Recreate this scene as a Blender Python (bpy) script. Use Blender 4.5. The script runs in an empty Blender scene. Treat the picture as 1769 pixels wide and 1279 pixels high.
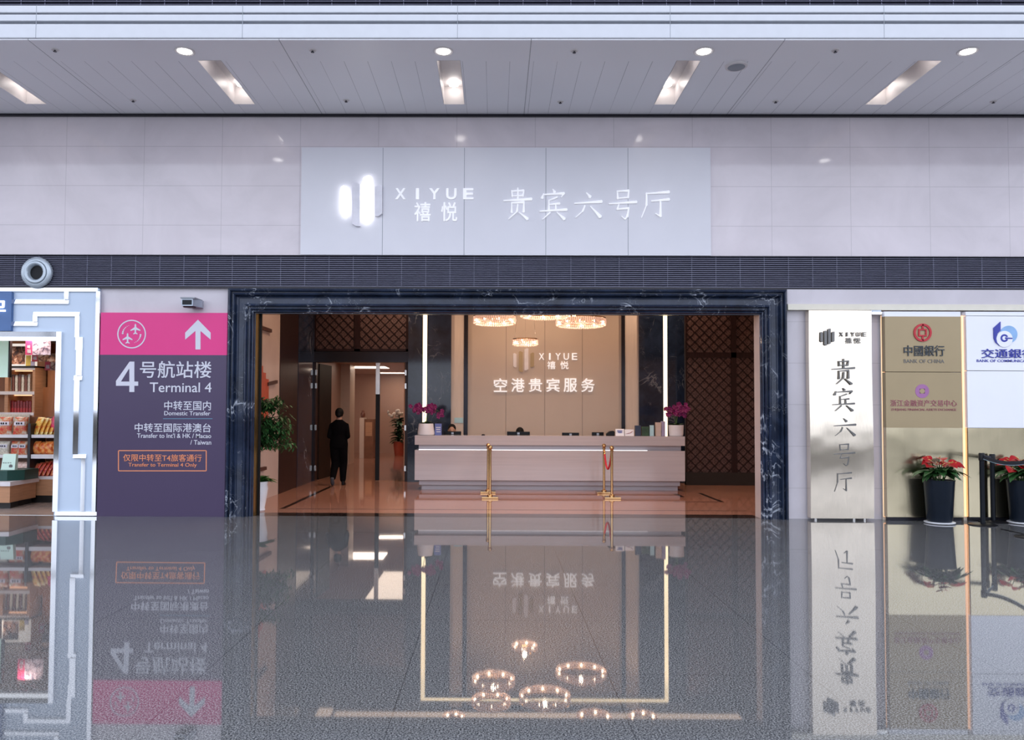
import bpy, bmesh, math, random
from mathutils import Vector, Matrix
random.seed(7)
scene = bpy.context.scene
COL = scene.collection
PI = math.pi

# ------------------------------------------------------------------ camera
W, H, FPX = 1769, 1279, 1365.0
PITCH, YAW, ROLL = math.radians(2.0), 0.0079, 0.0038
EYE = 1.6
R = (Matrix.Rotation(YAW, 3, 'Z') @ Matrix.Rotation(PI / 2 + PITCH, 3, 'X') @ Matrix.Rotation(ROLL, 3, 'Z'))
CAMLOC = Vector((0, 0, EYE))
VPX, VPY = 855.0, 711.0                      # where lines running straight into the lobby meet
_d = R.transposed() @ Vector((0, 1, 0))
PPX, PPY = VPX - FPX * _d.x / -_d.z, VPY + FPX * _d.y / -_d.z
cd = bpy.data.cameras.new('camera')
cam = bpy.data.objects.new('camera', cd)
COL.objects.link(cam)
cam.matrix_world = Matrix.Translation(CAMLOC) @ R.to_4x4()
cd.sensor_width = 36.0
cd.lens = 36.0 * FPX / W
cd.shift_x = (W / 2 - PPX) / W
cd.shift_y = (PPY - H / 2) / W
cd.clip_start, cd.clip_end = 0.05, 300
scene.camera = cam

# ------------------------------------------------------------------ light
world = bpy.data.worlds.new('world')
scene.world = world
world.use_nodes = True
bg = world.node_tree.nodes['Background']
bg.inputs[0].default_value = (0.80, 0.86, 1.0, 1)
bg.inputs[1].default_value = 2.3
scene.view_settings.view_transform = 'Standard'
scene.view_settings.look = 'None'
scene.view_settings.exposure = 0.0
scene.view_settings.gamma = 1.0
scene.view_settings.use_curve_mapping = False
scene.cycles.use_denoising = True
scene.cycles.max_bounces = 8
scene.cycles.sample_clamp_indirect = 6


def point_light(name, loc, power, col, rad=.05, spot=None):
    ld = bpy.data.lights.new(name, 'SPOT' if spot else 'POINT')
    ld.energy, ld.color, ld.shadow_soft_size = power, col, rad
    if spot:
        ld.spot_size, ld.spot_blend = spot, .6
    o = bpy.data.objects.new(name, ld)
    COL.objects.link(o)
    o.location = loc
    return o


WARM = (1.0, 0.70, 0.48)
for _x, _y in ((-2.6, 13.6), (0.8, 13.4), (4.2, 13.6), (-2.2, 16.9), (0.8, 16.6), (3.8, 16.9)):
    point_light('lobby_fill_spot', (_x, _y, 5.05), 138, WARM, .06, 2.3)  # added spots that brighten the lobby, with no fitting behind them
for _x, _y in ((-11.2, 13.0), (-9.4, 13.1), (-7.7, 13.0), (-9.6, 14.9), (-8.2, 14.9)):
    point_light('shop_fill_spot', (_x, _y, 2.96), 42, (1.0, 0.84, 0.70), .05, 2.4)  # fill light added inside the shop, not tied to any fixture

# ------------------------------------------------------------------ projection helpers
def ray(px, py):
    d = R @ Vector(((px - PPX) / FPX, -(py - PPY) / FPX, -1.0))
    return d


def P(px, py, Y):
    """the point of the plane y = Y seen at a pixel of the photograph"""
    d = ray(px, py)
    return CAMLOC + d * (Y / d.y)


def G(px, py, z=0.0):
    d = ray(px, py)
    return CAMLOC + d * ((z - EYE) / d.z)


def X(px, Y, py=700):
    return P(px, py, Y).x


def Z(py, Y, px=855):
    return P(px, py, Y).z


def rect(px0, py0, px1, py1, Y):
    """x0, z0, x1, z1 (z0 lower) of a pixel rectangle on the plane y = Y"""
    cx, cy = (px0 + px1) / 2, (py0 + py1) / 2
    return (P(px0, cy, Y).x, P(cx, py1, Y).z, P(px1, cy, Y).x, P(cx, py0, Y).z)


# ------------------------------------------------------------------ materials
def S(r, g, b):
    def f(c):
        c /= 255.0
        return c / 12.92 if c <= 0.04045 else ((c + 0.055) / 1.055) ** 2.4
    return (f(r), f(g), f(b))


class NT:
    def __init__(self, name):
        self.m = bpy.data.materials.new(name)
        self.m.use_nodes = True
        self.t = self.m.node_tree
        self.b = self.t.nodes['Principled BSDF']
        self.tc = None

    def n(self, kind, **kw):
        o = self.t.nodes.new(kind)
        for k, v in kw.items():
            setattr(o, k, v)
        return o

    def l(self, a, b):
        self.t.links.new(a, b)

    def pos(self):
        return self.n('ShaderNodeNewGeometry').outputs['Position']

    def obj(self):
        return self.n('ShaderNodeTexCoord').outputs['Object']

    def noise(self, vec, scale, detail=3, rough=.5, dist=0.0, stretch=None):
        if stretch:
            mp = self.n('ShaderNodeMapping')
            mp.inputs['Scale'].default_value = stretch
            self.l(vec, mp.inputs['Vector'])
            vec = mp.outputs['Vector']
        o = self.n('ShaderNodeTexNoise')
        o.inputs['Scale'].default_value = scale
        o.inputs['Detail'].default_value = detail
        o.inputs['Roughness'].default_value = rough
        o.inputs['Distortion'].default_value = dist
        self.l(vec, o.inputs['Vector'])
        return o.outputs['Fac']

    def math(self, op, a, b=0.0, c=0.0):
        o = self.n('ShaderNodeMath', operation=op)
        for i, v in enumerate((a, b, c)):
            if hasattr(v, 'links'):
                self.l(v, o.inputs[i])
            else:
                o.inputs[i].default_value = v
        return o.outputs[0]

    def ramp(self, fac, stops):
        o = self.n('ShaderNodeValToRGB')
        e = o.color_ramp.elements
        while len(e) < len(stops):
            e.new(0.5)
        for i, (p, c) in enumerate(stops):
            e[i].position = p
            e[i].color = (*c, 1)
        self.l(fac, o.inputs[0])
        return o.outputs[0]

    def mix(self, fac, a, b):
        o = self.n('ShaderNodeMix', data_type='RGBA')
        for s, v in ((o.inputs[0], fac), (o.inputs[6], a), (o.inputs[7], b)):
            if hasattr(v, 'links'):
                self.l(v, s)
            elif isinstance(v, tuple):
                s.default_value = (*v, 1)
            else:
                s.default_value = v
        return o.outputs[2]

    def sep(self, vec):
        o = self.n('ShaderNodeSeparateXYZ')
        self.l(vec, o.inputs[0])
        return o.outputs

    def seam(self, coord, period, off, width):
        a = self.math('SUBTRACT', coord, off)
        a = self.math('DIVIDE', a, period)
        a = self.math('FRACT', a)
        a = self.math('SUBTRACT', a, 0.5)
        a = self.math('ABSOLUTE', a)
        return self.math('GREATER_THAN', a, 0.5 - width / period / 2)


def mat(name, col, rough=.5, metal=0.0, var=.06, scale=8.0, emit=None, estr=0.0, coat=0.0, spec=None, stretch=None, alpha=None, trans=0.0):
    k = NT(name)
    dark = tuple(c * (1 - var) for c in col)
    lite = tuple(min(1, c * (1 + var)) for c in col)
    k.l(k.ramp(k.noise(k.obj(), scale, stretch=stretch), [(.3, dark), (.7, lite)]), k.b.inputs['Base Color'])
    k.b.inputs['Roughness'].default_value = rough
    k.b.inputs['Metallic'].default_value = metal
    if coat:
        k.b.inputs['Coat Weight'].default_value = coat
        k.b.inputs['Coat Roughness'].default_value = .05
    if spec is not None:
        k.b.inputs['Specular IOR Level'].default_value = spec
    if emit:
        k.b.inputs['Emission Color'].default_value = (*emit, 1)
        k.b.inputs['Emission Strength'].default_value = estr
    if trans:
        k.b.inputs['Transmission Weight'].default_value = trans
    return k.m


def granite():
    k = NT('polished_granite')
    p = k.pos()
    n1 = k.noise(p, 105, 2, .75)
    n2 = k.noise(p, 1.3, 3)
    c = k.ramp(n1, [(.38, (.018, .019, .021)), (.5, (.105, .105, .108)), (.60, (.27, .27, .27))])
    c = k.mix(k.math('MULTIPLY', n2, .25), c, (.085, .085, .09))
    s = k.sep(p)
    j = k.math('MAXIMUM', k.seam(s[0], 1.23, -.535, .006), k.seam(s[1], 1.23, 6.11, .004))
    c = k.mix(k.math('MULTIPLY', j, .6), c, (.03, .03, .032))
    k.l(c, k.b.inputs['Base Color'])
    r = k.math('MULTIPLY_ADD', n2, .03, .012)
    k.l(r, k.b.inputs['Roughness'])
    k.b.inputs['IOR'].default_value = 1.62
    return k.m


def wall_marble(name, col, zper, zoff, xper, xoff, rough=.16):
    k = NT(name)
    p = k.pos()
    c = k.ramp(k.noise(p, .9, 5, .6, .6), [(.3, tuple(v * .9 for v in col)), (.7, tuple(min(1, v * 1.06) for v in col))])
    s = k.sep(p)
    j = k.math('MAXIMUM', k.seam(s[2], zper, zoff, .009), k.seam(s[0], xper, xoff, .008))
    c = k.mix(k.math('MULTIPLY', j, .28), c, (.16, .14, .16))
    k.l(c, k.b.inputs['Base Color'])
    k.b.inputs['Roughness'].default_value = rough
    return k.m


def dark_marble(name, base, vein, rough=.12, vscale=1.6, spec=.5):
    k = NT(name)
    p = k.pos()
    v = k.math('ABSOLUTE', k.math('SUBTRACT', k.noise(p, vscale, 4, .5, 1.2, (1, 1, .8)), .5))
    v2 = k.math('ABSOLUTE', k.math('SUBTRACT', k.noise(p, vscale * 2.3, 5, .6, 1.2), .47))
    m = k.ramp(k.noise(p, 2.1, 3), [(.49, (0, 0, 0)), (.62, (1, 1, 1))])
    f = k.ramp(v, [(0.0, (1, 1, 1)), (.006, (.3, .3, .3)), (.013, (0, 0, 0))])
    f2 = k.ramp(v2, [(0.0, (.6, .6, .6)), (.004, (.15, .15, .15)), (.008, (0, 0, 0))])
    f = k.math('MULTIPLY', k.math('MAXIMUM', f, f2), m)
    c = k.ramp(k.noise(p, 3.0, 4, .6, .5), [(.3, tuple(b * .6 for b in base)), (.7, tuple(b * 1.6 for b in base))])
    k.l(k.mix(f, c, vein), k.b.inputs['Base Color'])
    k.b.inputs['Specular IOR Level'].default_value = spec
    k.b.inputs['Roughness'].default_value = rough
    return k.m


def streak_marble(name, a, b, rough=.12):
    k = NT(name)
    c = k.ramp(k.noise(k.pos(), 1.0, 5, .6, .3, (.5, .5, 16)), [(.32, a), (.68, b)])
    k.l(c, k.b.inputs['Base Color'])
    k.b.inputs['Roughness'].default_value = rough
    return k.m


def brushed(name, col, rough):
    k = NT(name)
    n = k.noise(k.pos(), 3.0, 3, .6, 0, (120, 120, .6))
    k.l(k.ramp(n, [(.3, tuple(c * .9 for c in col)), (.7, tuple(min(1, c * 1.06) for c in col))]), k.b.inputs['Base Color'])
    k.b.inputs['Metallic'].default_value = 1
    k.b.inputs['Roughness'].default_value = rough
    w = k.noise(k.pos(), 1.1, 2)
    bp = k.n('ShaderNodeBump')
    bp.inputs['Strength'].default_value = .25
    bp.inputs['Distance'].default_value = .05
    k.l(w, bp.inputs['Height'])
    k.l(bp.outputs[0], k.b.inputs['Normal'])
    return k.m


def plank_ceiling():
    k = NT('ceiling_planks')
    p = k.pos()
    s = k.sep(p)
    j = k.seam(s[0], .309, -.13, .006)
    j2 = k.seam(s[0], 3.1, .43, .012)
    inner = k.math('GREATER_THAN', s[1], 10.13)
    j = k.math('MULTIPLY', k.math('MULTIPLY', j, inner), k.noise(p, .8, 1))
    j = k.math('MAXIMUM', j, k.math('MULTIPLY', j2, .6))
    c = k.ramp(k.noise(p, .5, 2), [(.3, (.86, .86, .90)), (.7, (.91, .91, .95))])
    k.l(k.mix(j, c, (.10, .10, .12)), k.b.inputs['Base Color'])
    k.b.inputs['Roughness'].default_value = .38
    return k.m


def lattice_backing():
    k = NT('lattice_fretwork')
    s = k.sep(k.pos())
    u = k.math('ADD', s[0], s[2])
    v = k.math('SUBTRACT', s[0], s[2])
    f = k.math('MAXIMUM', k.seam(u, .0525, .026, .016), k.seam(v, .0525, .026, .016))
    g = k.math('GREATER_THAN', k.noise(k.pos(), 30, 1), .47)
    f = k.math('MULTIPLY', f, g)
    k.l(k.mix(f, (.105, .058, .054), (.03, .012, .010)), k.b.inputs['Base Color'])
    k.b.inputs['Roughness'].default_value = .5
    return k.m


def picture_mat(name, a, b, c, scale):
    k = NT(name)
    k.l(k.ramp(k.noise(k.obj(), scale, 4, .6, .4), [(.38, a), (.5, b), (.6, c)]), k.b.inputs['Base Color'])
    k.b.inputs['Roughness'].default_value = .35
    return k.m


M = dict(
    granite=granite(),
    lobby_floor=streak_marble('lobby_floor_stone', (.34, .155, .105), (.44, .215, .15), .06),
    inlay=mat('dark_inlay_stone', (.02, .014, .012), .07),
    upper=wall_marble('cream_wall_marble', (.71, .645, .68), .611, 4.44, 1.204, -6.62, .075),
    lower=wall_marble('pale_wall_marble', (.60, .56, .60), .63, .46, 4.0, 4.38, .2),
    lobby_wall=mat('beige_wall_stone', (.57, .46, .43), .25, var=.05, scale=2),
    navy=dark_marble('navy_veined_marble', (.016, .024, .048), (.50, .54, .62), .1, 1.6, .38),
    navy2=dark_marble('midnight_pier_marble', (.014, .022, .045), (.18, .20, .24), .1, 1.0),
    plank=plank_ceiling(),
    fascia=mat('white_fascia_metal', (.56, .575, .62), .35, var=.02),
    groove=mat('fascia_groove_grey', (.28, .30, .34), .5),
    louvre=mat('dark_louvre_metal', (.03, .03, .052), .5, .3),
    slat=mat('louvre_slat_metal', (.26, .26, .36), .4, .2),
    board=mat('white_sign_board', (.72, .71, .76), .3, var=.02, scale=1.5),
    halo=mat('lit_white_letter', (.9, .9, .9), .4, emit=(.95, .96, 1.0), estr=.5),
    haloext=mat('pale_lit_letter', (.86, .86, .89), .4, emit=(.95, .96, 1.0), estr=.28),
    bright=mat('bright_lit_bar', (1, 1, 1), .4, emit=(1, 1, 1), estr=3.0),
    dimbar=mat('pale_unlit_bar', (.78, .76, .82), .3),
    white=mat('white_vinyl', (.62, .62, .70), .5, var=.01),
    pink=mat('pink_sign_vinyl', tuple(c * .88 for c in S(232, 48, 136)), .35, var=.03, scale=1),
    purple=mat('purple_sign_vinyl', tuple(c * .60 for c in S(82, 64, 104)), .28, var=.04, scale=1),
    orange_line=mat('orange_vinyl', S(226, 140, 98), .5, var=.02),
    teal_line=mat('teal_vinyl', S(96, 140, 165), .5, var=.02),
    grey_metal=mat('grey_blue_metal', (.40, .45, .52), .3, .5),
    black=mat('black_plastic', (.008, .008, .010), .4, spec=.2),
    black_gloss=mat('black_gloss', (.008, .010, .014), .2, spec=.22),
    brass=mat('polished_brass', (.62, .40, .19), .14, 1.0, var=.03),
    gold_edge=mat('gold_edge', (.38, .25, .08), .3, 1.0),
    gold=brushed('brushed_champagne', (.78, .69, .57), .15),
    gold2=brushed('satin_champagne', (.68, .59, .40), .19),
    tan=mat('tan_matte_plate', (.37, .285, .165), .4, .25, var=.03, scale=2),
    paleplate=mat('pale_acrylic_plate', (.85, .86, .92), .2, var=.02, scale=1.5),
    cream=mat('cream_beam', (.72, .68, .58), .4, var=.03),
    ink=mat('dark_grey_letter', (.16, .155, .15), .3, .5),
    ink2=mat('black_letter', (.03, .04, .05), .25),
    redlogo=mat('red_logo', S(185, 28, 45), .35),
    lilac=mat('lilac_logo', S(160, 105, 155), .4),
    plum=mat('plum_letter', S(150, 85, 95), .4),
    bluelogo=mat('royal_blue_logo', S(45, 55, 160), .3),
    skylogo=mat('sky_blue_logo', S(140, 180, 225), .3),
    led=mat('warm_led_strip', (1, .9, .7), .4, emit=(1, .80, .50), estr=2.4),
    led_orange=mat('peach_led_strip', (.9, .6, .4), .4, emit=(1, .52, .28), estr=1.5),
    led_white=mat('white_led_strip', (1, 1, 1), .4, emit=(.92, .95, 1), estr=.9),
    cove=mat('warm_cove_light', (1, .9, .8), .4, emit=(1, .74, .55), estr=1.3),
    counter=streak_marble('mauve_streaked_marble', (.485, .445, .46), (.54, .495, .51), .08),
    counter_neck=streak_marble('mauve_neck_marble', (.43, .40, .425), (.48, .45, .47), .2),
    panel=mat('beige_satin_panel', (.53, .435, .36), .32, var=.02, scale=2, spec=.6),
    pilaster=mat('cream_pilaster', (.66, .57, .50), .35, var=.04, scale=3, stretch=(6, 6, .5)),
    seam=mat('panel_seam', (.16, .13, .11), .6),
    dark_trim=mat('dark_metal_trim', (.025, .024, .032), .25, .6),
    wood=mat('dark_mahogany', (.020, .008, .009), .35, spec=.3, var=.3, scale=3, stretch=(12, 12, 1)),
    lattice=lattice_backing(),
    bar=mat('lattice_bar_wood', (.014, .006, .006), .45, var=.2, spec=.2),
    door_wood=mat('door_leaf_wood', (.018, .009, .006), .5, var=.2, scale=4, spec=.2),
    steel=mat('brushed_steel', (.62, .60, .58), .25, 1.0),
    corr_wall=mat('warm_corridor_wall', (.46, .29, .22), .4, var=.04, scale=1),
    corr_pil=mat('cream_corridor_column', (.60, .47, .38), .4, var=.03),
    corr_ceil=mat('corridor_ceiling_paint', (.60, .45, .37), .5, var=.02),
    lobby_ceil=mat('lobby_ceiling_paint', (.42, .34, .28), .6, var=.02),
    cabinet=mat('brown_cabinet_wood', (.20, .085, .045), .35, var=.15, scale=5),
    lamp=mat('lamp_lens', (1, 1, 1), .3, emit=(1, .97, .93), estr=12),
    welllamp=mat('slot_lamp_lens', (1, 1, 1), .3, emit=(1, .95, .90), estr=9),
    lampw=mat('corridor_lamp', (1, 1, 1), .3, emit=(1, .80, .64), estr=7),
    lampdim=mat('soft_corridor_lamp', (1, 1, 1), .3, emit=(1, .80, .64), estr=2.2),
    bulb=mat('chandelier_bulb', (1, .9, .8), .3, emit=(1, .76, .54), estr=26),
    crystal=mat('lit_crystal', (.70, .52, .44), .12, emit=(1, .56, .42), estr=.38, var=.45, scale=60),
    wellbox=mat('light_well_enamel', (.74, .70, .70), .35, var=.02),
    pot_white=mat('white_glaze', (.78, .78, .82), .22, var=.02),
    pot_navy=mat('navy_planter', (.010, .015, .025), .28, var=.1, spec=.25),
    soil=mat('potting_soil', (.03, .02, .014), .9, var=.4, scale=40),
    leaf=mat('deep_green_leaf', (.025, .085, .022), .38, var=.5, scale=14),
    leaf2=mat('mid_green_leaf', (.045, .15, .03), .35, var=.4, scale=14),
    leaf3=mat('dark_small_leaf', (.020, .060, .022), .4, var=.5, scale=10),
    stem=mat('green_stem', (.05, .11, .03), .5),
    trunk=mat('brown_trunk', (.06, .035, .02), .8, var=.3, scale=20),
    redflower=mat('red_spathe', (.36, .006, .012), .4, spec=.25, var=.25, scale=14),
    spadix=mat('yellow_spadix', (.75, .55, .15), .5),
    orchid=mat('magenta_petal', (.20, .006, .11), .5, var=.35, scale=20),
    whiteflower=mat('white_petal', (.75, .66, .58), .5),
    skin=mat('skin', (.46, .26, .19), .5, var=.04),
    suit=mat('black_suit_cloth', (.003, .003, .004), .9, var=.2, spec=.06),
    hair=mat('black_hair', (.004, .004, .005), .6, spec=.15),
    sole=mat('grey_shoe_sole', (.06, .065, .08), .6),
    rope=mat('red_velvet_rope', (.55, .02, .045), .8),
    belt=mat('navy_belt_webbing', (.015, .02, .035), .6),
    beltline=mat('pale_belt_edge', (.35, .52, .62), .6),
    red_art=mat('red_mural_panel', (.46, .075, .035), .4, var=.1),
    bar_art=mat('maroon_slat', (.06, .018, .015), .5),
    shopwall=mat('orange_wood_panel', (.42, .17, .07), .4, var=.12, scale=3, stretch=(8, 8, 1)),
    shopfloor=mat('shop_floor_stone', (.42, .33, .29), .15, var=.06),
    shopceil=mat('shop_ceiling_white', (.75, .70, .65), .5),
    blue_panel=mat('pale_blue_panel', (.55, .65, .79), .25, var=.02, scale=2),
    chrome=mat('mirror_chrome', (.86, .88, .92), .06, 1.0, var=.01),
    shopsign=mat('blue_sign_board', S(74, 108, 160), .35, var=.05),
    shelfwhite=mat('white_shelf_edge', (.72, .68, .70), .35),
    shelfwood=mat('honey_wood', (.46, .24, .13), .4, var=.12, scale=4, stretch=(1, 1, 10)),
    plinth=mat('black_plinth', (.015, .013, .012), .4),
    postdark=mat('dark_shelf_post', (.03, .026, .03), .4, .3),
    mint=mat('mint_card', (.60, .78, .68), .45, var=.02),
    mintlit=mat('lit_mint_sign', (.6, .8, .68), .45, emit=(.55, .75, .62), estr=.35),
    forest=mat('forest_green_tray', (.010, .055, .045), .35),
    lightbox=mat('lit_signboard', (.9, .85, .8), .4, emit=(1, .92, .84), estr=.7),
    yellow=mat('yellow_print', (.75, .55, .12), .4),
    lavprint=mat('lavender_print', (.52, .48, .68), .4),
    pic=picture_mat('food_picture', (.05, .02, .02), (.30, .12, .06), (.62, .42, .34), 14),
    pic2=picture_mat('banquet_picture', (.09, .06, .12), (.55, .42, .50), (.75, .65, .80), 16),
    crimson=mat('crimson_print', (.50, .03, .07), .4),
    pinkprint=mat('deep_pink_print', (.62, .06, .18), .4),
    packet_brown=mat('brown_packet', (.16, .055, .035), .3, var=.4, scale=30),
    packet_red=mat('red_packet', (.32, .02, .02), .25, var=.4, scale=24),
    packet_clear=mat('clear_packet', (.55, .50, .42), .12, var=.3, scale=30),
    bag_orange=picture_mat('orange_snack_bag', (.55, .07, .02), (.78, .22, .04), (.85, .42, .14), 16),
    bag_yellow=picture_mat('yellow_snack_bag', (.75, .12, .03), (.88, .50, .07), (.90, .72, .32), 10),
    bag_red=picture_mat('red_snack_bag', (.35, .01, .01), (.62, .05, .03), (.85, .42, .18), 20),
    bag_mix=picture_mat('clear_window_bag', (.55, .04, .03), (.56, .20, .09), (.58, .48, .38), 13),
    bag_pink=mat('pink_bag', (.66, .06, .13), .25, var=.3, scale=14),
    bag_pale=picture_mat('pale_pink_bag', (.45, .30, .24), (.80, .52, .44), (.88, .68, .60), 16),
    label=mat('lilac_label', (.72, .66, .74), .5),
    bluecard=mat('blue_card', S(95, 110, 175), .4),
    navybox=mat('navy_box', (.02, .03, .07), .35),
    pinkbox=mat('blush_box', (.56, .45, .40), .45),
    lavbox=mat('lavender_box', (.34, .30, .46), .4),
    cyancard=mat('pale_cyan_plate', (.42, .66, .74), .4),
    aircone=mat('silver_blue_nozzle', (.46, .52, .58), .35, .4),
    hall=mat('hall_grey_wall', (.055, .048, .038), .7, var=.1, scale=1),
    mullion=mat('hall_mullion', (.30, .31, .33), .5),
    bulbglass=mat('clear_door_glass', (1, 1, 1), .02, trans=1.0, var=0),
)
_g = M['bulbglass'].node_tree.nodes['Principled BSDF']
_g.inputs['IOR'].default_value = 1.12


# ------------------------------------------------------------------ mesh builder
class MB:
    def __init__(self):
        self.v, self.f = [], []

    def add(self, vs, fs):
        n = len(self.v)
        self.v += [tuple(v) for v in vs]
        self.f += [tuple(i + n for i in f) for f in fs]
        return self

    def box(self, x0, y0, z0, x1, y1, z1):
        vs = [(x, y, z) for z in (z0, z1) for y in (y0, y1) for x in (x0, x1)]
        return self.add(vs, [(0, 2, 3, 1), (4, 5, 7, 6), (0, 1, 5, 4), (2, 6, 7, 3), (0, 4, 6, 2), (1, 3, 7, 5)])

    def pbox(self, px0, py0, px1, py1, Y, back):
        x0, z0, x1, z1 = rect(px0, py0, px1, py1, Y)
        return self.box(x0, Y, z0, x1, Y + back, z1)

    def prism(self, pts, y0, y1):
        """polygon of (x, z), y0 is the near side"""
        n = len(pts)
        a = sum(pts[i][0] * pts[(i + 1) % n][1] - pts[(i + 1) % n][0] * pts[i][1] for i in range(n))
        if a < 0:
            pts = pts[::-1]
        vs = [(x, y0, z) for x, z in pts] + [(x, y1, z) for x, z in pts]
        fs = [tuple(range(n)), tuple(range(2 * n - 1, n - 1, -1))]
        fs += [(i, i + n, (i + 1) % n + n, (i + 1) % n) for i in range(n)]
        return self.add(vs, fs)

    def vprism(self, pts, z0, z1):
        """polygon of (x, y) standing from z0 to z1"""
        n = len(pts)
        a = sum(pts[i][0] * pts[(i + 1) % n][1] - pts[(i + 1) % n][0] * pts[i][1] for i in range(n))
        if a < 0:
            pts = pts[::-1]
        vs = [(x, y, z0) for x, y in pts] + [(x, y, z1) for x, y in pts]
        fs = [tuple(range(n - 1, -1, -1)), tuple(range(n, 2 * n))]
        fs += [(i, (i + 1) % n, (i + 1) % n + n, i + n) for i in range(n)]
        return self.add(vs, fs)

    def rings(self, rings, caps=True, closed=False):
        n = len(rings[0])
        vs = [v for r in rings for v in r]
        fs = []
        m = len(rings)
        for i in range(m if closed else m - 1):
            a, b = i * n, ((i + 1) % m) * n
            fs += [(a + j, a + (j + 1) % n, b + (j + 1) % n, b + j) for j in range(n)]
        if caps and not closed:
            fs += [tuple(range(n - 1, -1, -1)), tuple(range((m - 1) * n, m * n))]
        return self.add(vs, fs)

    def lathe(self, prof, c=(0, 0, 0), seg=24, axis='z', caps=True):
        rs = []
        for r, h in prof:
            ring = []
            for i in range(seg):
                t = 2 * PI * i / seg
                a, b = r * math.cos(t), r * math.sin(t)
                if axis == 'z':
                    ring.append((c[0] + a, c[1] + b, c[2] + h))
                else:                       # axis y, towards the viewer is negative h
                    ring.append((c[0] + a, c[1] + h, c[2] - b))
            rs.append(ring)
        return self.rings(rs, caps)

    def tube(self, pts, rad, seg=8):
        pts = [Vector(p) for p in pts]
        rs = rad if isinstance(rad, (list, tuple)) else [rad] * len(pts)
        out = []
        for i, p in enumerate(pts):
            t = (pts[min(i + 1, len(pts) - 1)] - pts[max(i - 1, 0)]).normalized()
            u = t.cross(Vector((0, 0, 1)) if abs(t.z) < .9 else Vector((0, 1, 0))).normalized()
            w = t.cross(u)
            out.append([p + (u * math.cos(a) + w * math.sin(a)) * rs[i] for a in [2 * PI * k / seg for k in range(seg)]])
        return self.rings(out)

    def ball(self, c, r, seg=12, sq=(1, 1, 1)):
        prof = []
        k = max(6, seg // 2)
        rs = []
        for i in range(k + 1):
            t = -PI / 2 + PI * i / k
            rr, h = max(1e-4, math.cos(t)), math.sin(t)
            rs.append([(c[0] + r * sq[0] * rr * math.cos(2 * PI * j / seg), c[1] + r * sq[1] * rr * math.sin(2 * PI * j / seg), c[2] + r * sq[2] * h) for j in range(seg)])
        return self.rings(rs)

    def leaf(self, base, d, length, width, droop=.3, up=(0, 0, 1), fold=.15, heart=False):
        d = Vector(d).normalized()
        s = d.cross(Vector(up))
        s = s.normalized() if s.length > 1e-3 else Vector((1, 0, 0))
        nrm = s.cross(d).normalized()
        base = Vector(base)
        k = 6
        vs = []
        for i in range(k + 1):
            t = i / k
            w = width * (math.sin(PI * min(1, t * .93 + .07)) ** .8)
            if heart:
                w = width * (1.25 * math.sin(PI * (t * .8 + .2)) if t < .99 else .02)
            if i == k:
                w = width * .03
            p = base + d * length * t + Vector((0, 0, -droop * length * t * t))
            vs += [p - s * w / 2 + nrm * fold * w, p, p + s * w / 2 + nrm * fold * w]
        fs = []
        for i in range(k):
            a, b = i * 3, i * 3 + 3
            fs += [(a, a + 1, b + 1, b), (a + 1, a + 2, b + 2, b + 1)]
        return self.add(vs, fs)

    def build(self, name, m, parent=None, smooth=None, bevel=0.0, origin=None):
        me = bpy.data.meshes.new(name)
        if parent is not None:
            off = Vector((0, 0, 0))
            q = parent
            while q:
                off += q.location
                q = q.parent
        elif origin is not None:
            off = Vector(origin)
        else:
            xs, ys, zs = zip(*self.v)
            off = Vector(((min(xs) + max(xs)) / 2, (min(ys) + max(ys)) / 2, min(zs)))
        me.from_pydata([(v[0] - off.x, v[1] - off.y, v[2] - off.z) for v in self.v], [], self.f)
        me.update()
        me.materials.append(M[m] if isinstance(m, str) else m)
        o = bpy.data.objects.new(name, me)
        COL.objects.link(o)
        if parent is not None:
            o.parent = parent
        else:
            o.location = off
        if smooth is not None:
            me.polygons.foreach_set('use_smooth', [True] * len(me.polygons))
            me.set_sharp_from_angle(angle=math.radians(smooth))
        if bevel:
            b = o.modifiers.new('bevel', 'BEVEL')
            b.width, b.segments, b.limit_method = bevel, 2, 'ANGLE'
        return o


def tag(o, label, cat, group=None, kind=None):
    o['label'] = label
    o['category'] = cat
    if group:
        o['group'] = group
    if kind:
        o['kind'] = kind
    return o


def thing(name, loc, label, cat, group=None):
    o = bpy.data.objects.new(name, None)
    o.empty_display_size = .1
    COL.objects.link(o)
    o.location = loc
    return tag(o, label, cat, group)


def struct(o, label=None):
    o['kind'] = 'structure'
    if label:
        o['label'] = label
    return o


def copy_tree(o, parent=None):
    c = o.copy()
    COL.objects.link(c)
    if parent:
        c.parent = parent
    for ch in list(o.children):
        copy_tree(ch, c)
    return c


def slab(name, m, x0, y0, z0, x1, y1, z1, label=None):
    return struct(MB().box(x0, y0, z0, x1, y1, z1).build(name, m), label)


# ------------------------------------------------------------------ writing
_tc = {}


def text_mesh(s, bold):
    key = (s, bold)
    if key not in _tc:
        c = bpy.data.curves.new('t', 'FONT')
        c.body, c.extrude, c.offset = s, .5, bold
        c.resolution_u = 3
        o = bpy.data.objects.new('t', c)
        COL.objects.link(o)
        bpy.context.view_layer.update()
        me = bpy.data.meshes.new_from_object(o.evaluated_get(bpy.context.evaluated_depsgraph_get()))
        vs = [tuple(v.co) for v in me.vertices]
        fs = [tuple(p.vertices) for p in me.polygons]
        bpy.data.objects.remove(o)
        bpy.data.curves.remove(c)
        bpy.data.meshes.remove(me)
        _tc[key] = (vs, fs)
    return _tc[key]


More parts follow.
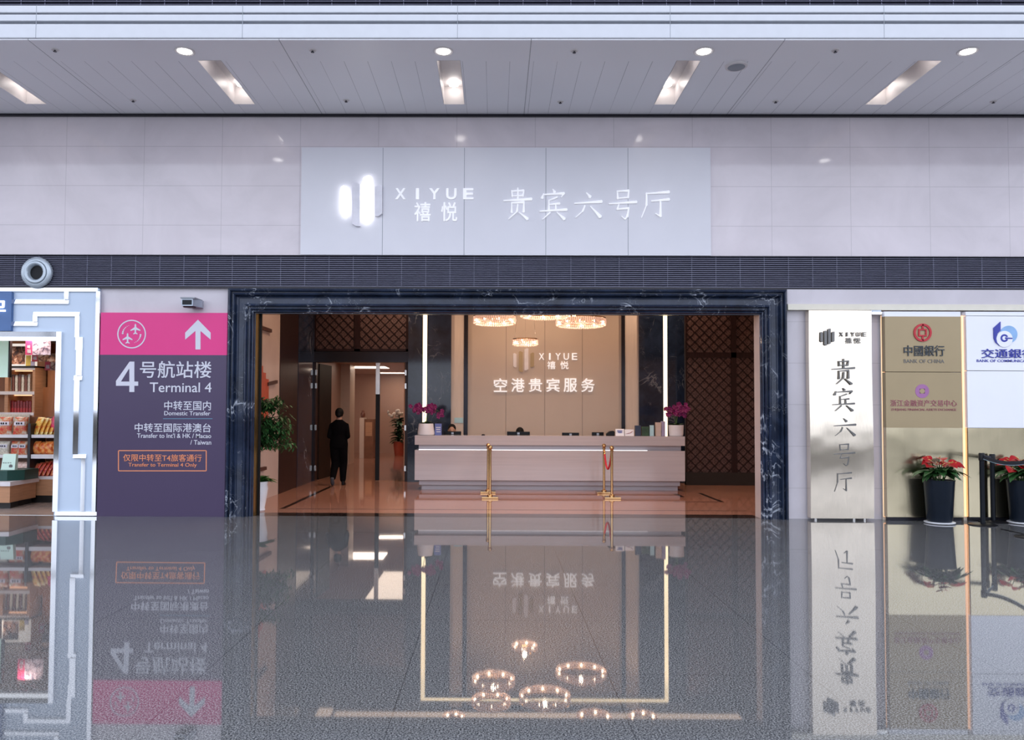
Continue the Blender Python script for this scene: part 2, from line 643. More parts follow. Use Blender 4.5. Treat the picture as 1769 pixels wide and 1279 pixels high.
def text_into(mb, s, box, Y, depth=.006, bold=0.0):
    """text stretched to the box (x0, z0, x1, z1), standing out of the plane y = Y towards the viewer"""
    vs, fs = text_mesh(s, bold)
    xs = [v[0] for v in vs]
    ys = [v[1] for v in vs]
    a, b, c, d = min(xs), max(xs), min(ys), max(ys)
    x0, z0, x1, z1 = box
    out = []
    for v in vs:
        out.append((x0 + (v[0] - a) / (b - a) * (x1 - x0), Y - depth * (v[2] + .5), z0 + (v[1] - c) / (d - c) * (z1 - z0)))
    return mb.add(out, fs)


def write(s, pxbox, Y, m, parent, name='lettering', depth=.006, bold=0.0):
    mb = MB()
    text_into(mb, s, rect(*pxbox, Y), Y, depth, bold)
    return mb.build(name, m, parent)


def write_spaced(chars, px0, px1, py0, py1, cw, Y, m, parent, name='lettering', depth=.006, bold=0.0):
    n = len(chars)
    for i, ch in enumerate(chars):
        mb = MB()
        cx = px0 + cw / 2 + (px1 - px0 - cw) * i / (n - 1)
        w = cw * (.3 if ch == 'I' else 1)
        text_into(mb, ch, rect(cx - w / 2, py0, cx + w / 2, py1, Y), Y, depth, bold)
        mb.build('character', m, parent)


BRUSH = {
    '贵': [[(30, 8, 4), (32, 26, 5)], [(31, 9, 5), (70, 7, 5), (66, 25, 5)], [(33, 24, 4), (65, 23, 4)], [(50, 0, 5), (50, 36, 5)],
          [(5, 39, 5), (95, 34, 7)], [(30, 46, 4), (30, 77, 5)], [(31, 46, 5), (70, 44, 6), (69, 75, 6)], [(50, 52, 6), (47, 74, 5), (20, 97, 1.5)], [(54, 76, 3), (82, 97, 8)]],
    '宾': [[(48, 0, 3), (54, 9, 8)], [(16, 14, 3), (10, 29, 8)], [(16, 17, 5), (87, 13, 7), (77, 25, 2)], [(62, 26, 7), (34, 36, 2)], [(34, 35, 4), (34, 67, 5)],
          [(36, 49, 4), (72, 46, 6)], [(58, 48, 4), (58, 67, 5)], [(4, 71, 5), (96, 66, 7)], [(38, 76, 6), (12, 98, 1.5)], [(62, 75, 3), (88, 97, 9)]],
    '六': [[(44, 4, 3), (57, 20, 9)], [(3, 44, 5), (97, 37, 8)], [(38, 54, 7), (30, 74, 5), (6, 97, 1.5)], [(58, 55, 3), (92, 95, 10)]],
    '号': [[(30, 6, 4), (32, 31, 5)], [(30, 6, 5), (70, 4, 6), (67, 28, 5)], [(33, 29, 4), (67, 26, 4)], [(3, 47, 5), (97, 41, 7)],
          [(36, 48, 4), (30, 65, 5), (70, 61, 6), (64, 90, 6), (56, 97, 4), (44, 87, 1.5)]],
    '厅': [[(18, 11, 5), (92, 5, 7)], [(20, 10, 6), (19, 52, 5), (3, 96, 1.5)], [(36, 37, 5), (92, 31, 7)], [(64, 35, 6), (64, 92, 6), (48, 81, 1.5)]],
}


def brush_into(mb, ch, box, Y, depth):
    x0, z0, x1, z1 = box
    sx, sz = (x1 - x0) / 100, (z1 - z0) / 100
    for q, st in enumerate(BRUSH[ch]):
        pts = [(x0 + x * sx, z1 - y * sz, w * sx * .62) for x, y, w in st]
        d = depth + q * .0004
        for i in range(len(pts) - 1):
            (ax, az, aw), (bx, bz, bw) = pts[i], pts[i + 1]
            L = math.hypot(bx - ax, bz - az) or 1e-6
            tx, tz = (bx - ax) / L, (bz - az) / L
            nx, nz = -tz, tx
            ea = aw * .7
            eb = bw * .55
            poly = [(ax - tx * ea * .5 + nx * aw * .5, az - tz * ea * .5 + nz * aw * .5), (ax - tx * ea - nx * aw * .6, az - tz * ea - nz * aw * .6),
                    (bx - nx * bw, bz - nz * bw), (bx + tx * eb, bz + tz * eb), (bx + nx * bw, bz + nz * bw)]
            poly.insert(2, ((ax + bx) / 2 - nx * (aw + bw) * .36, (az + bz) / 2 - nz * (aw + bw) * .36))
            poly.append(((ax + bx) / 2 + nx * (aw + bw) * .36, (az + bz) / 2 + nz * (aw + bw) * .36))
            mb.prism(poly, Y - d - i * .0002, Y)


def write_brush(items, Y, m, parent, depth=.008):
    for ch, bx in items:
        mb = MB()
        brush_into(mb, ch, rect(*bx, Y), Y, depth)
        mb.build('character', m, parent)


def logo_bar(pts, Y, m, parent, depth=.012):
    """a rounded bar given by pixel corners"""
    mb = MB()
    mb.prism([(P(a, b, Y).x, P(a, b, Y).z) for a, b in pts], Y - depth, Y)
    return mb.build('logo_bar', m, parent)


def four_bars(x, y, w, h, Y, mats, parent, depth=.012):
    """the four slanting upright bars of the lounge's emblem in the pixel box x, y, w, h"""
    spec = [(0.0, .20, .16, .80, 1), (.27, .12, .46, 1.0, 1), (.54, 0.0, .73, .93, -1), (.82, .18, 1.0, .80, -1)]
    for (a, t, b, bo, sl), m in zip(spec, mats):
        r = .04
        x0, x1, y0, y1 = x + a * w, x + b * w, y + t * h, y + bo * h
        k = h * .05
        if sl > 0:
            pts = [(x0, y0 + k * .6), (x0 + (x1 - x0) * .4, y0), (x1, y0 + k), (x1, y1), (x0 + (x1 - x0) * .5, y1), (x0, y1 - k)]
        else:
            pts = [(x0, y0 + k), (x0 + (x1 - x0) * .6, y0), (x1, y0 + k * .3), (x1, y1 - k), (x0 + (x1 - x0) * .5, y1), (x0, y1)]
        logo_bar(pts, Y, m, parent, depth)


# ================================================================== SETTING
YW = 12.0
XL, XR = -13.0, 13.5
ZC = Z(199, YW)                              # soffit height
YF = YW * (711 - 199) / (711 - 67)           # front edge of the soffit
Z_vent_top, Z_vent_bot = Z(443, YW), Z(499, YW)
Z_open = Z(541, YW)
XO0, XO1 = X(440, YW), X(1313, YW)           # doorway
XP0, XP1 = X(394.5, YW), X(1357, YW)         # outer edge of the doorway surround

slab('floor', 'granite', -34, -26, -.2, 34, YW + .05, 0)
slab('wall_back', 'hall', -34, -26.3, 0, 34, -26, 1.5)  # unseen hall wall, height shaped for the dark band mirrored in the panels
slab('dark_reflection_block', 'hall', -9, -7.4, 0, 16, -7, 1.12)  # unseen block added so the gold panels mirror something dark low down
mb = MB()
for i in range(16):
    mb.box(-34 + i * 4.5, -26.3, 1.5, -33.7 + i * 4.5, -26, 13)
mb.box(-34, -26.3, 8.2, 34, -26, 8.5)
struct(mb.build('window_1', 'mullion'))
slab('wall_left', 'hall', -34.3, -26, 0, -34, 12, 3.6)
slab('wall_right', 'hall', 34, -26, 0, 34.3, 12, 3.6)

# upper wall, level with the doorway lintel
slab('wall_front', 'upper', XL, YW, Z_vent_bot - .02, XR, YW + .3, ZC + .6)
slab('wall_lintel', 'lower', XO0 - .35, YW + .02, Z_open + .02, XO1 + .35, YW + .3, Z_vent_bot - .02)
slab('wall_pier', 'lower', X(171, YW), YW, 0, XO0 - .02, YW + .2, Z_vent_bot - .02)
slab('wall_bank_side', 'lower', XO1 + .02, YW, 0, XR, YW + .3, Z_vent_bot - .02)
slab('trim_1', 'dark_trim', XL, YW - .05, ZC - .035, XR, YW, ZC + .05)

# soffit with five light wells
WX = [-.62 + 3.115 * k for k in (-2, -1, 0, 1, 2, 3)]
WHW = .155
WY0, WY1 = YW * 512 / 608, YW * 512 / 531
mb = MB()
mb.box(XL, YF, ZC, XR, WY0, ZC + .05)
mb.box(XL, WY1, ZC, XR, YW, ZC + .05)
xs = [XL] + [v for x in WX for v in (x - WHW, x + WHW)] + [XR]
for i in range(0, len(xs), 2):
    mb.box(xs[i], WY0, ZC, xs[i + 1], WY1, ZC + .05)
struct(mb.build('ceiling', 'plank'))
# stepped fascia
z = lambda py: Z(py, YF)
mb = MB()
mb.box(XL, YF - .02, z(67), XR, YF + .4, z(42.5))
mb.box(XL, YF - .02, z(37.5), XR, YF + .4, z(26))
mb.box(XL, YF - .02, z(23), XR, YF + .4, z(10.5))
struct(mb.build('trim_2', 'fascia', bevel=.008))
mb = MB().box(XL, YF + .03, z(67) + .02, XR, YF + .38, z(10.5) - .01)
for px in (48, 410, 787, 1160, 1535):
    xx = X(px, YF)
    mb.box(xx - .003, YF - .0215, z(67), xx + .003, YF - .01, z(10.5))
struct(mb.build('trim_3', 'groove'))


def louvre(name, zb, zt, Y, n, label):
    t = thing(name, (0, Y, zb), label, 'air grille')
    MB().box(XL, Y, zb, XR, Y + .02, zt).build('backing', 'louvre', t)
    mb = MB()
    for i in range(n):
        zz = zb + (i + .5) * (zt - zb) / n
        hh = (zt - zb) / n * .22
        mb.add([(XL, Y - .035, zz - hh), (XR, Y - .035, zz - hh), (XR, Y, zz + hh), (XL, Y, zz + hh), (XL, Y - .035, zz - hh - .004), (XR, Y - .035, zz - hh - .004)],
               [(0, 1, 2, 3), (4, 5, 1, 0)])
    for px in range(20, 1769, 42):
        mb.box(X(px, Y) - .003, Y - .012, zb, X(px, Y) + .003, Y, zt)
    mb.build('slats', 'slat', t)


mb = MB().box(XL, YW - .07, Z_vent_bot - .01, XR, YW - .001, Z_vent_bot + .018).box(XL, YW - .07, Z_vent_top - .012, XR, YW - .001, Z_vent_top)
struct(mb.build('trim_4', 'dark_trim'))
louvre('louvred_air_grille', Z_vent_bot + .018, Z_vent_top - .012, YW - .022, 15, 'long dark louvred air grille band running between marble wall and doorways')
louvre('ceiling_edge_grille', z(10.2), z(10.2) + 1.0, YF + .02, 24, 'dark louvred grille above the white ceiling fascia at the top edge')

# downlights and other ceiling fittings
def downlight(px, label):
    c = P(px, 86.5, YW * 512 / 624.5)
    t = thing('downlight', (c.x, c.y, ZC), label, 'downlight', 'round downlights along the soffit edge')
    MB().lathe([(.085, -.004), (.115, -.014), (.128, -.006), (.128, 0)], (c.x, c.y, ZC), 28, caps=False).build('trim_ring', 'wellbox', t, 50)
    MB().lathe([(.0, -.010), (.086, -.009), (.086, 0)], (c.x, c.y, ZC), 28).build('lens', 'lamp', t, 50)


for px, lb in ((319, 'round white downlight left of the airport sign, leftmost in soffit'), (766, 'round white downlight above the logo end of the white signboard'),
               (1216, 'round white downlight above right end of the white signboard'), (1672, 'round white downlight at far right of the soffit')):
    downlight(px, lb)

WELL_LB = ['recessed slot light cut off by the left picture edge', 'recessed slot light above left marble wall', 'recessed slot light straight above the white signboard emblem',
           'recessed slot light above the right end of the white signboard', 'recessed slot light at the far right of the soffit', 'recessed slot light beyond the right edge']
for i, x in enumerate(WX[:5]):
    t = thing('slot_light', (x, (WY0 + WY1) / 2, ZC), WELL_LB[i], 'recessed light', 'recessed slot lights in the soffit')
    a, b, zt = x - WHW + .004, x + WHW - .004, ZC + .26
    y0_, y1_ = WY0 + .004, WY1 - .004
    mb = MB()
    mb.add([(a, y0_, ZC - .002), (b, y0_, ZC - .002), (b, y1_, ZC - .002), (a, y1_, ZC - .002), (a, y0_, zt), (b, y0_, zt), (b, y1_, zt), (a, y1_, zt)],
           [(0, 1, 5, 4), (1, 2, 6, 5), (2, 3, 7, 6), (3, 0, 4, 7), (4, 5, 6, 7)])
    mb.build('housing', 'wellbox', t)
    for yy in (WY0 + .16, WY1 - .17):
        MB().lathe([(.0, 0), (.065, .002), (.075, .03)], (x, yy, zt - .05), 20).build('lamp', 'welllamp', t, 50)

for px, py, lb in ((95, 84, 'small ceiling sprinkler nearest the left edge by the fascia'), (540, 85, 'small ceiling sprinkler by the fascia left of the middle downlight'),
                   (992, 86, 'small ceiling sprinkler by the fascia between two middle downlights'), (1443, 85, 'small ceiling sprinkler by the fascia between the right downlights'),
                   (230, 173, 'small ceiling sprinkler near the marble wall at far left'), (598, 173, 'small ceiling sprinkler near the marble wall above sign left end'),
                   (968, 175, 'small ceiling sprinkler near the marble wall above sign middle'), (1340, 174, 'small ceiling sprinkler near the wall right of the signboard'),
                   (1716, 174, 'small ceiling sprinkler near the wall at far right')):
    yy = YW * 512 / (711 - py)
    c = P(px, py, yy)
    t = thing('sprinkler', (c.x, yy, ZC), lb, 'sprinkler', 'ceiling sprinklers')
    MB().lathe([(.05, 0), (.045, -.008), (.012, -.010)], (c.x, yy, ZC), 16).build('rosette', 'wellbox', t, 40)
    MB().lathe([(.010, -.008), (.010, -.022), (.022, -.024), (.022, -.028)], (c.x, yy, ZC), 12).build('nozzle', 'dark_trim', t, 40)
yy = YW * 512 / (711 - 112)
c = P(1272, 112, yy)
t = thing('smoke_detector', (c.x, yy, ZC), 'round grey ceiling disc beside the right middle slot light', 'ceiling speaker')
MB().lathe([(.145, 0), (.14, -.02), (.12, -.024)], (c.x, yy, ZC), 28).build('rim', 'wellbox', t, 40)
MB().lathe([(.112, -.024), (.10, -.032), (.0, -.036)], (c.x, yy, ZC), 28).build('grille', 'groove', t, 40)

# ------------------------------------------------------------------ doorway surround, mitred dark marble
def arcp(u0, d0, u1, d1, bulge, n=6):
    """a rounded moulding between two profile points"""
    out = []
    for i in range(n + 1):
        t_ = i / n
        out.append((u0 + (u1 - u0) * t_, d0 + (d1 - d0) * t_ + bulge * math.sin(PI * t_)))
    return out


prof = [(0, 0), (0, .10)] + arcp(.004, .10, .052, .11, .035) + [(.055, .085), (.066, .085)] + arcp(.068, .10, .112, .10, .035) + [(.114, .08)] \
    + arcp(.118, .09, .150, .06, -.012) + [(.155, .05), (.235, .055), (.238, .08)] + arcp(.242, .085, .285, .085, .03) + [(.288, .06), (.298, .06)] \
    + arcp(.30, .07, .332, .06, .022) + [(.334, .04)] + arcp(.338, .05, .372, .03, .016) + [(.376, .012), (.385, .012), (.385, 0)]
kx = (XO0 - XP0) / .385
kz = (Z_vent_bot - Z_open) / .385
kr = (XP1 - XO1) / .385
mb = MB()
rows = []
for u, d in prof:
    y = YW - d
    rows.append([(XP0 + u * kx, y, 0), (XP0 + u * kx, y, Z_vent_bot - .02 - u * kz), (XP1 - u * kr, y, Z_vent_bot - .02 - u * kz), (XP1 - u * kr, y, 0)])
for i in range(len(rows) - 1):
    a, b = rows[i], rows[i + 1]
    for j in range(3):
        mb.add([a[j], a[j + 1], b[j + 1], b[j]], [(0, 3, 2, 1)])
t = thing('doorway_surround', ((XO0 + XO1) / 2, YW, 0), 'dark navy veined marble moulded surround framing the wide lobby doorway', 'door frame')
mb.build('moulding', 'navy', t, 40)
MB().box(XO0 - .02, YW, 0, XO0, YW + .2, Z_open).build('gold_edge', 'gold_edge', t)
MB().box(XO0 - .02, YW + .2, 0, XO0 + .03, YW + .24, Z_open).build('jamb_edge', 'black', t)
MB().box(XO1, YW, 0, XO1 + .03, YW + .26, Z_open).build('jamb', 'lobby_wall', t)
MB().box(XO0, YW, Z_open, XO1, YW + .28, Z_open + .02).build('head', 'dark_trim', t)

# ================================================================== BIG WHITE SIGN
YS = YW - .05
t = thing('wall_signboard', (X(874, YS), YS, Z(441, YS)), 'wide white signboard with lit emblem and five large brush characters on upper marble wall', 'sign')
MB().pbox(520, 255, 1228, 441, YS, .05).build('board', 'board', t)
for px in (661, 802, 943, 1085):
    xx = X(px, YS, 350)
    MB().box(xx - .004, YS - .001, Z(441, YS), xx + .004, YS + .01, Z(255.5, YS)).build('joint', 'groove', t)
YL = YS - .001
four_bars(590, 305, 71, 87, YL, ('bright', 'dimbar', 'bright', 'dimbar'), t, .05)
write_spaced('XIYUE', 683, 818, 326, 345, 18, YL, 'haloext', t, depth=.02, bold=.02)
write_spaced('禧悦', 716, 790, 350, 383, 28, YL, 'haloext', t, depth=.02, bold=.006)
write_brush([('贵', (868, 326, 921, 381)), ('宾', (931, 328, 981, 381)), ('六', (991, 332, 1041, 378)), ('号', (1051, 328, 1101, 381)), ('厅', (1106, 330, 1160, 379))], YL, 'haloext', t, .03)

# round air nozzle on the grille band
yz = YW - .06
c = P(58.5, 469.5, yz - .1)
t = thing('air_nozzle', (c.x, yz, c.z), 'round silver air nozzle on the dark grille band above the shop', 'air nozzle')
MB().lathe([(.235, 0), (.238, -.03), (.222, -.055), (.176, -.06), (.172, -.045)], (c.x, yz, c.z), 36, 'y', False).build('outer_ring', 'aircone', t, 60)
MB().lathe([(.172, -.04), (.165, -.075), (.14, -.08), (.118, -.07), (.112, -.02), (.10, .0)], (c.x, yz, c.z), 36, 'y', False).build('inner_ring', 'aircone', t, 60)
MB().lathe([(.115, -.012), (0.002, -.01)], (c.x, yz, c.z), 30, 'y', False).build('throat', 'black', t)

# ================================================================== PINK / PURPLE DIRECTION SIGN
YD = YW - .10
t = thing('direction_sign', (X(281, YD), YD, 0), 'tall pink and purple airport transfer sign with white arrow beside marble doorway', 'sign')
x0, x1 = X(170.5, YD, 720), X(393.5, YD, 720)
zt, zm = Z(540.5, YD, 281), Z(613.5, YD, 281)
MB().box(x0, YD, 0, x1, YW - .004, zm).build('lower_panel', 'purple', t)
MB().box(x0, YD, zm, x1, YW - .004, zt).build('header_panel', 'pink', t)
YT = YD - .0005


def ringpoly(cx, cy, r0, r1, Y, mb, a0=0, a1=2 * PI, seg=40, depth=.003):
    """an arc band in pixels"""
    for i in range(seg):
        a, b = a0 + (a1 - a0) * i / seg, a0 + (a1 - a0) * (i + 1) / seg
        q = [(cx + r * math.cos(k), cy + r * math.sin(k)) for r, k in ((r0, a), (r1, a), (r1, b), (r0, b))]
        mb.prism([(P(u, v, Y).x, P(u, v, Y).z) for u, v in q], Y - depth, Y)


def pxpoly(pts, Y, mb, depth=.003):
    mb.prism([(P(u, v, Y).x, P(u, v, Y).z) for u, v in pts], Y - depth, Y)


mb = MB()
ringpoly(227.5, 577.5, 22.8, 24.8, YT, mb)


def plane(cx, cy, s):
    half = [(0, -10), (1.3, -8.2), (1.5, -3.6), (9, 1.4), (9, 3.2), (1.5, 1.0), (1.2, 5.8), (3.8, 8.0), (3.8, 9.4), (0, 8.3)]
    for sg in (1, -1):
        pxpoly([(cx + sg * x * s, cy + y * s) for x, y in half], YT, mb)


plane(234, 569, .95)
plane(220.5, 585, .95)
for a0, sg in ((PI * 1.03, 1), (PI * .03, 1)):
    for i in range(7):
        a = a0 + i * .19
        r = 1.7 - i * .2
        cx, cy = 227.5 + 15.5 * math.cos(a), 577.5 + 15.5 * math.sin(a)
        pxpoly([(cx + r * math.cos(k), cy + r * math.sin(k)) for k in [j * PI / 3 for j in range(6)]], YT, mb)
mb.build('transfer_symbol', 'white', t)
mb = MB()
pxpoly([(342, 552.5), (337.8, 572), (320, 587), (320, 575)], YT, mb)
pxpoly([(342, 552.5), (364, 575), (364, 587), (346.5, 572)], YT, mb)
pxpoly([(342, 552.5), (346.5, 572), (346.5, 604), (337.8, 604), (337.8, 572)], YT, mb)
mb.build('arrow', 'white', t)
mb = MB()
vs4 = [(224, 625), (232.2, 625), (232.2, 659.5), (238.8, 659.5), (238.8, 666.8), (232.2, 666.8), (232.2, 677.5), (223.6, 677.5), (223.6, 666.8), (200.5, 666.8), (200.5, 658.5),
       (222.8, 637.5), (223.6, 637.5), (223.6, 659.5), (209, 659.5)]
for idx in ((0, 1, 12, 11), (0, 11, 14, 9, 10), (1, 2, 13, 12), (14, 13, 8, 9), (13, 2, 5, 8), (2, 3, 4, 5), (8, 5, 6, 7)):
    pxpoly([vs4[q] for q in idx], YT, mb)
mb.build('numeral', 'white', t)
write('号航站楼', (242, 624, 365.5, 653.5), YT, 'white', t, bold=.006)
write('Terminal 4', (259, 661, 365.5, 678), YT, 'white', t, bold=.005)
write('中转至国内', (284, 693, 364.5, 709), YT, 'white', t, bold=.005)
write('Domestic Transfer', (284, 710.5, 363.5, 718), YT, 'white', t, bold=.005)
write('中转至国际港澳台', (233, 731.5, 364.5, 747), YT, 'white', t, bold=.005)
write("Transfer to Int'l & HK / Macao", (237, 749, 365, 757), YT, 'white', t, bold=.005)
write('/ Taiwan', (329, 760.5, 365, 768.5), YT, 'white', t, bold=.005)
write('仅限中转至T4旅客通行', (213, 785, 348.5, 797.5), YT, 'orange_line', t, bold=.003)
write('Transfer to Terminal 4 Only', (222, 800, 340, 808.5), YT, 'orange_line', t, bold=.004)
mb = MB()
pxpoly([(282, 723.2), (367, 723.2), (367, 724.2), (282, 724.2)], YT, mb)
mb.build('divider', 'teal_line', t)
mb = MB()
for q in ([(206, 778), (355, 778), (355, 779.6), (206, 779.6)], [(206, 813), (355, 813), (355, 814.6), (206, 814.6)],
          [(204, 780), (205.6, 780), (205.6, 812.6), (204, 812.6)], [(355.6, 780), (357.2, 780), (357.2, 812.6), (355.6, 812.6)]):
    pxpoly(q, YT, mb)
for cx, cy, a in ((206, 780, PI), (355.2, 780, 1.5 * PI), (355.2, 812.6, 0), (206, 812.6, .5 * PI)):
    ringpoly(cx, cy, .5, 2.0, YT, mb, a, a + PI / 2, 4)
mb.build('outline_box', 'orange_line', t)

# little projector above it
yp = YW - .30
x0, z0, x1, z1 = rect(313.5, 516, 333, 530, yp)
t = thing('wall_projector', ((x0 + x1) / 2 + .03, YW, z0), 'small grey and black device fixed to marble above the pink sign', 'projector')
MB().vprism([(x0, yp), (x1, yp), (x1 + .06, YW - .10), (x1 + .05, YW), (x0 + .05, YW), (x0, YW - .10)], z0 + .012, z1).build('housing', 'grey_metal', t)
MB().box(x0 - .01, yp - .025, z1, x1 + .04, YW - .02, z1 + .018).build('visor', 'groove', t)
MB().box(x0 + .015, yp - .008, z0 + .03, x1 - .015, yp, z1 - .02).build('window', 'black_gloss', t)
MB().lathe([(.09, 0), (.095, .012)], ((x0 + x1) / 2, yp + .10, z0), 20).build('base', 'black', t)

# ================================================================== RIGHT SIDE: gold sign panels
YB = YW - .08
x0, z0, x1, z1 = rect(1357, 502, 1810, 535, YB)
t = thing('sign_beam', (x0 + 2, YW, z0), 'pale lavender and cream beam above the row of gold sign panels', 'beam')
MB().box(XP1 + .01, YB, Z(524.5, YB), XR, YW, Z_vent_bot - .012).build('fascia_board', 'lower', t)
MB().box(XP1 + .01, YB - .03, Z(534.5, YB), XR, YW, Z(524.5, YB)).build('cream_rail', 'cream', t)

YG = YW - .18
x0, z0, x1, z1 = rect(1399, 536.5, 1508, 896, YG)
t = thing('lounge_sign_panel', ((x0 + x1) / 2, YG, 0), 'tall shiny champagne metal panel with a column of five dark characters beside doorway', 'sign')
n = 20
rg = []
for i in range(n + 1):
    zz = z0 + (z1 - z0) * i / n
    b = .012 * math.sin(PI * i / n * 2.0)
    rg.append([(x0, YG - b, zz), ((x0 + x1) / 2, YG - b - .012, zz), (x1, YG - b, zz), (x1, YG + .13, zz), (x0, YG + .13, zz)])
MB().rings(rg).build('panel', 'gold', t, 30)
for fx in (x0 + .09, x1 - .28, x1 - .12):
    MB().lathe([(.025, 0), (.025, z0 + .005)], (fx, YG + .05, 0), 10).build('foot', 'steel', t)
YL = YG - .012
four_bars(1417, 568, 24, 29, YL, ('ink',) * 4, t, .016)
write_spaced('XIYUE', 1450, 1496, 574.5, 581.5, 6, YL, 'ink', t, depth=.016)
write_spaced('禧悦', 1461, 1486, 584, 593.5, 10, YL, 'ink', t, depth=.016)
write_brush([('贵', (1437, 621, 1478, 665)), ('宾', (1438, 671, 1477, 711)), ('六', (1440, 722, 1479, 754)), ('号', (1439, 766, 1477, 806)), ('厅', (1440, 815, 1473, 851))], YL, 'ink', t, .018)


def bank_panel(name, px0, px1, label):
    x0, z0, x1, z1 = rect(px0, 536.5, px1, 894, YG)
    t = thing(name, ((x0 + x1) / 2, YG, 0), label, 'sign')
    MB().box(x0, YG, z0, x1, YG + .10, Z(736.5, YG)).build('lower_panel', 'gold2', t)
    MB().box(x0 + .02, YG + .03, 0, x1 - .02, YG + .09, z0 + .004).build('base_rail', 'dark_trim', t)
    return t, x0, x1


t, x0, x1 = bank_panel('bank_sign_panel', 1530.5, 1662.5, 'tan sign panel with a round red emblem and a lilac emblem behind left flower pot')
MB().box(x0, YG + .004, Z(545, YG), x1, YG + .10, Z(536.5, YG)).build('top_rail', 'paleplate', t)
MB().box(x0, YG - .004, Z(640, YG), x1, YG + .10, Z(545, YG)).build('upper_plate', 'tan', t)
MB().box(x0, YG - .004, Z(736.5, YG), x1, YG + .10, Z(641, YG)).build('middle_plate', 'tan', t)
YL = YG - .0045
mb = MB()
ringpoly(1593.3, 575, 12.0, 15.6, YL, mb, depth=.016)
for q in ([(1592, 561), (1594.8, 561), (1594.8, 569), (1592, 569)], [(1592, 581), (1594.8, 581), (1594.8, 589), (1592, 589)],
          [(1586, 568.5), (1600.5, 568.5), (1600.5, 571), (1586, 571)], [(1586, 579), (1600.5, 579), (1600.5, 581.5), (1586, 581.5)],
          [(1586, 571), (1588.5, 571), (1588.5, 579), (1586, 579)], [(1598, 571), (1600.5, 571), (1600.5, 579), (1598, 579)]):
    pxpoly(q, YL, mb, .016)
mb.build('emblem', 'redlogo', t)
write('中國銀行', (1561, 597, 1631, 615.5), YL, 'ink2', t, depth=.015, bold=.005)
write('BANK OF CHINA', (1561, 621, 1631, 627.5), YL, 'ink', t)
mb = MB()
ringpoly(1593, 676, 4.5, 12, YL, mb)
mb.build('emblem', 'lilac', t)
mb = MB()
pxpoly([(1588.5, 672), (1597.5, 672), (1597.5, 680), (1588.5, 680)], YL, mb)
mb.build('emblem_square', 'tan', t)
write('浙江金融资产交易中心', (1538, 691, 1653, 702.5), YL, 'plum', t, bold=.004)
write('ZHEJIANG FINANCIAL ASSETS EXCHANGE', (1539, 706, 1652, 711), YL, 'plum', t)

t, x0, x1 = bank_panel('bank_sign_panel', 1671.5, 1804, 'pale sign panel with a blue emblem at the right edge behind black barrier')
MB().box(x0, YG - .004, Z(637.5, YG), x1, YG + .10, Z(544, YG)).build('upper_plate', 'paleplate', t)
MB().box(x0, YG - .003, Z(736, YG), x1, YG + .10, Z(638.5, YG)).build('middle_plate', 'paleplate', t)
MB().box(x0, YG + .004, Z(543, YG), x1, YG + .10, Z(536.5, YG)).build('top_rail', 'paleplate', t)
mb = MB()
pxpoly([(1715.5, 567), (1727.5, 556), (1727.5, 571), (1722, 577), (1720, 585), (1721.5, 592), (1726.5, 598), (1719, 592), (1716, 585)], YL, mb, .016)
mb.build('emblem', 'bluelogo', t)
mb = MB()
pxpoly([(1742 + 15 * math.cos(k * PI / 16), 578 + 15 * math.sin(k * PI / 16)) for k in range(32)], YL, mb, .010)
mb.build('emblem_disc', 'skylogo', t)
mb = MB()
pxpoly([(1734.5 + 14 * math.cos(k * PI / 16), 586 + 14 * math.sin(k * PI / 16)) for k in range(32)], YL, mb, .013)
mb.build('emblem_circle', 'paleplate', t)
mb = MB()
ringpoly(1734, 584.5, 3.6, 6.8, YL, mb, .35, 5.9, 20, .016)
pxpoly([(1735, 583.2), (1748, 584), (1748, 586), (1735, 586)], YL, mb, .016)
mb.build('emblem_ring', 'bluelogo', t)
write('交通銀行', (1695, 603, 1787, 619), YL, 'bluelogo', t, depth=.015, bold=.005)
write('BANK OF COMMUNICATIONS', (1687, 621.5, 1795, 626), YL, 'bluelogo', t, bold=.006)

for px, lb in ((1527.6, 'peach glowing light strip at left edge of the tan sign panel'), (1667.5, 'peach glowing light strip between the tan and pale sign panels')):
    y = YG + (.10 if px < 1600 else .07)
    x0, z0, x1, z1 = rect(px - (2.6 if px < 1600 else 3.6), 546, px + (2.6 if px < 1600 else 3.6), 893, y)
    if px < 1600:
        x1 = X(1529.8, YG + .10, 720)
    t = thing('light_strip', ((x0 + x1) / 2, y, z0), lb, 'light strip', 'peach light strips between sign panels')
    MB().box(x0, y, z0, x1, y + .02, z1).build('diffuser', 'led_orange', t)
    MB().box(x0 - .004, y + .02, 0, x1 + .004, y + .05, z1 + .02).build('channel', 'cream', t)
x0, z0, x1, z1 = rect(1508.5, 539, 1523.5, 543, YW - .16)
t = thing('bracket_lamp', ((x0 + x1) / 2, YW, z0), 'small white bracket lamp above gap between the first two sign panels', 'lamp')
MB().box(x0, YW - .16, z0, x1, YW - .12, z1).build('lens', 'led_white', t)
MB().box(x0 - .01, YW - .12, z0 + .006, x1 + .01, YW - .001, z1 + .03).build('body', 'grey_metal', t)

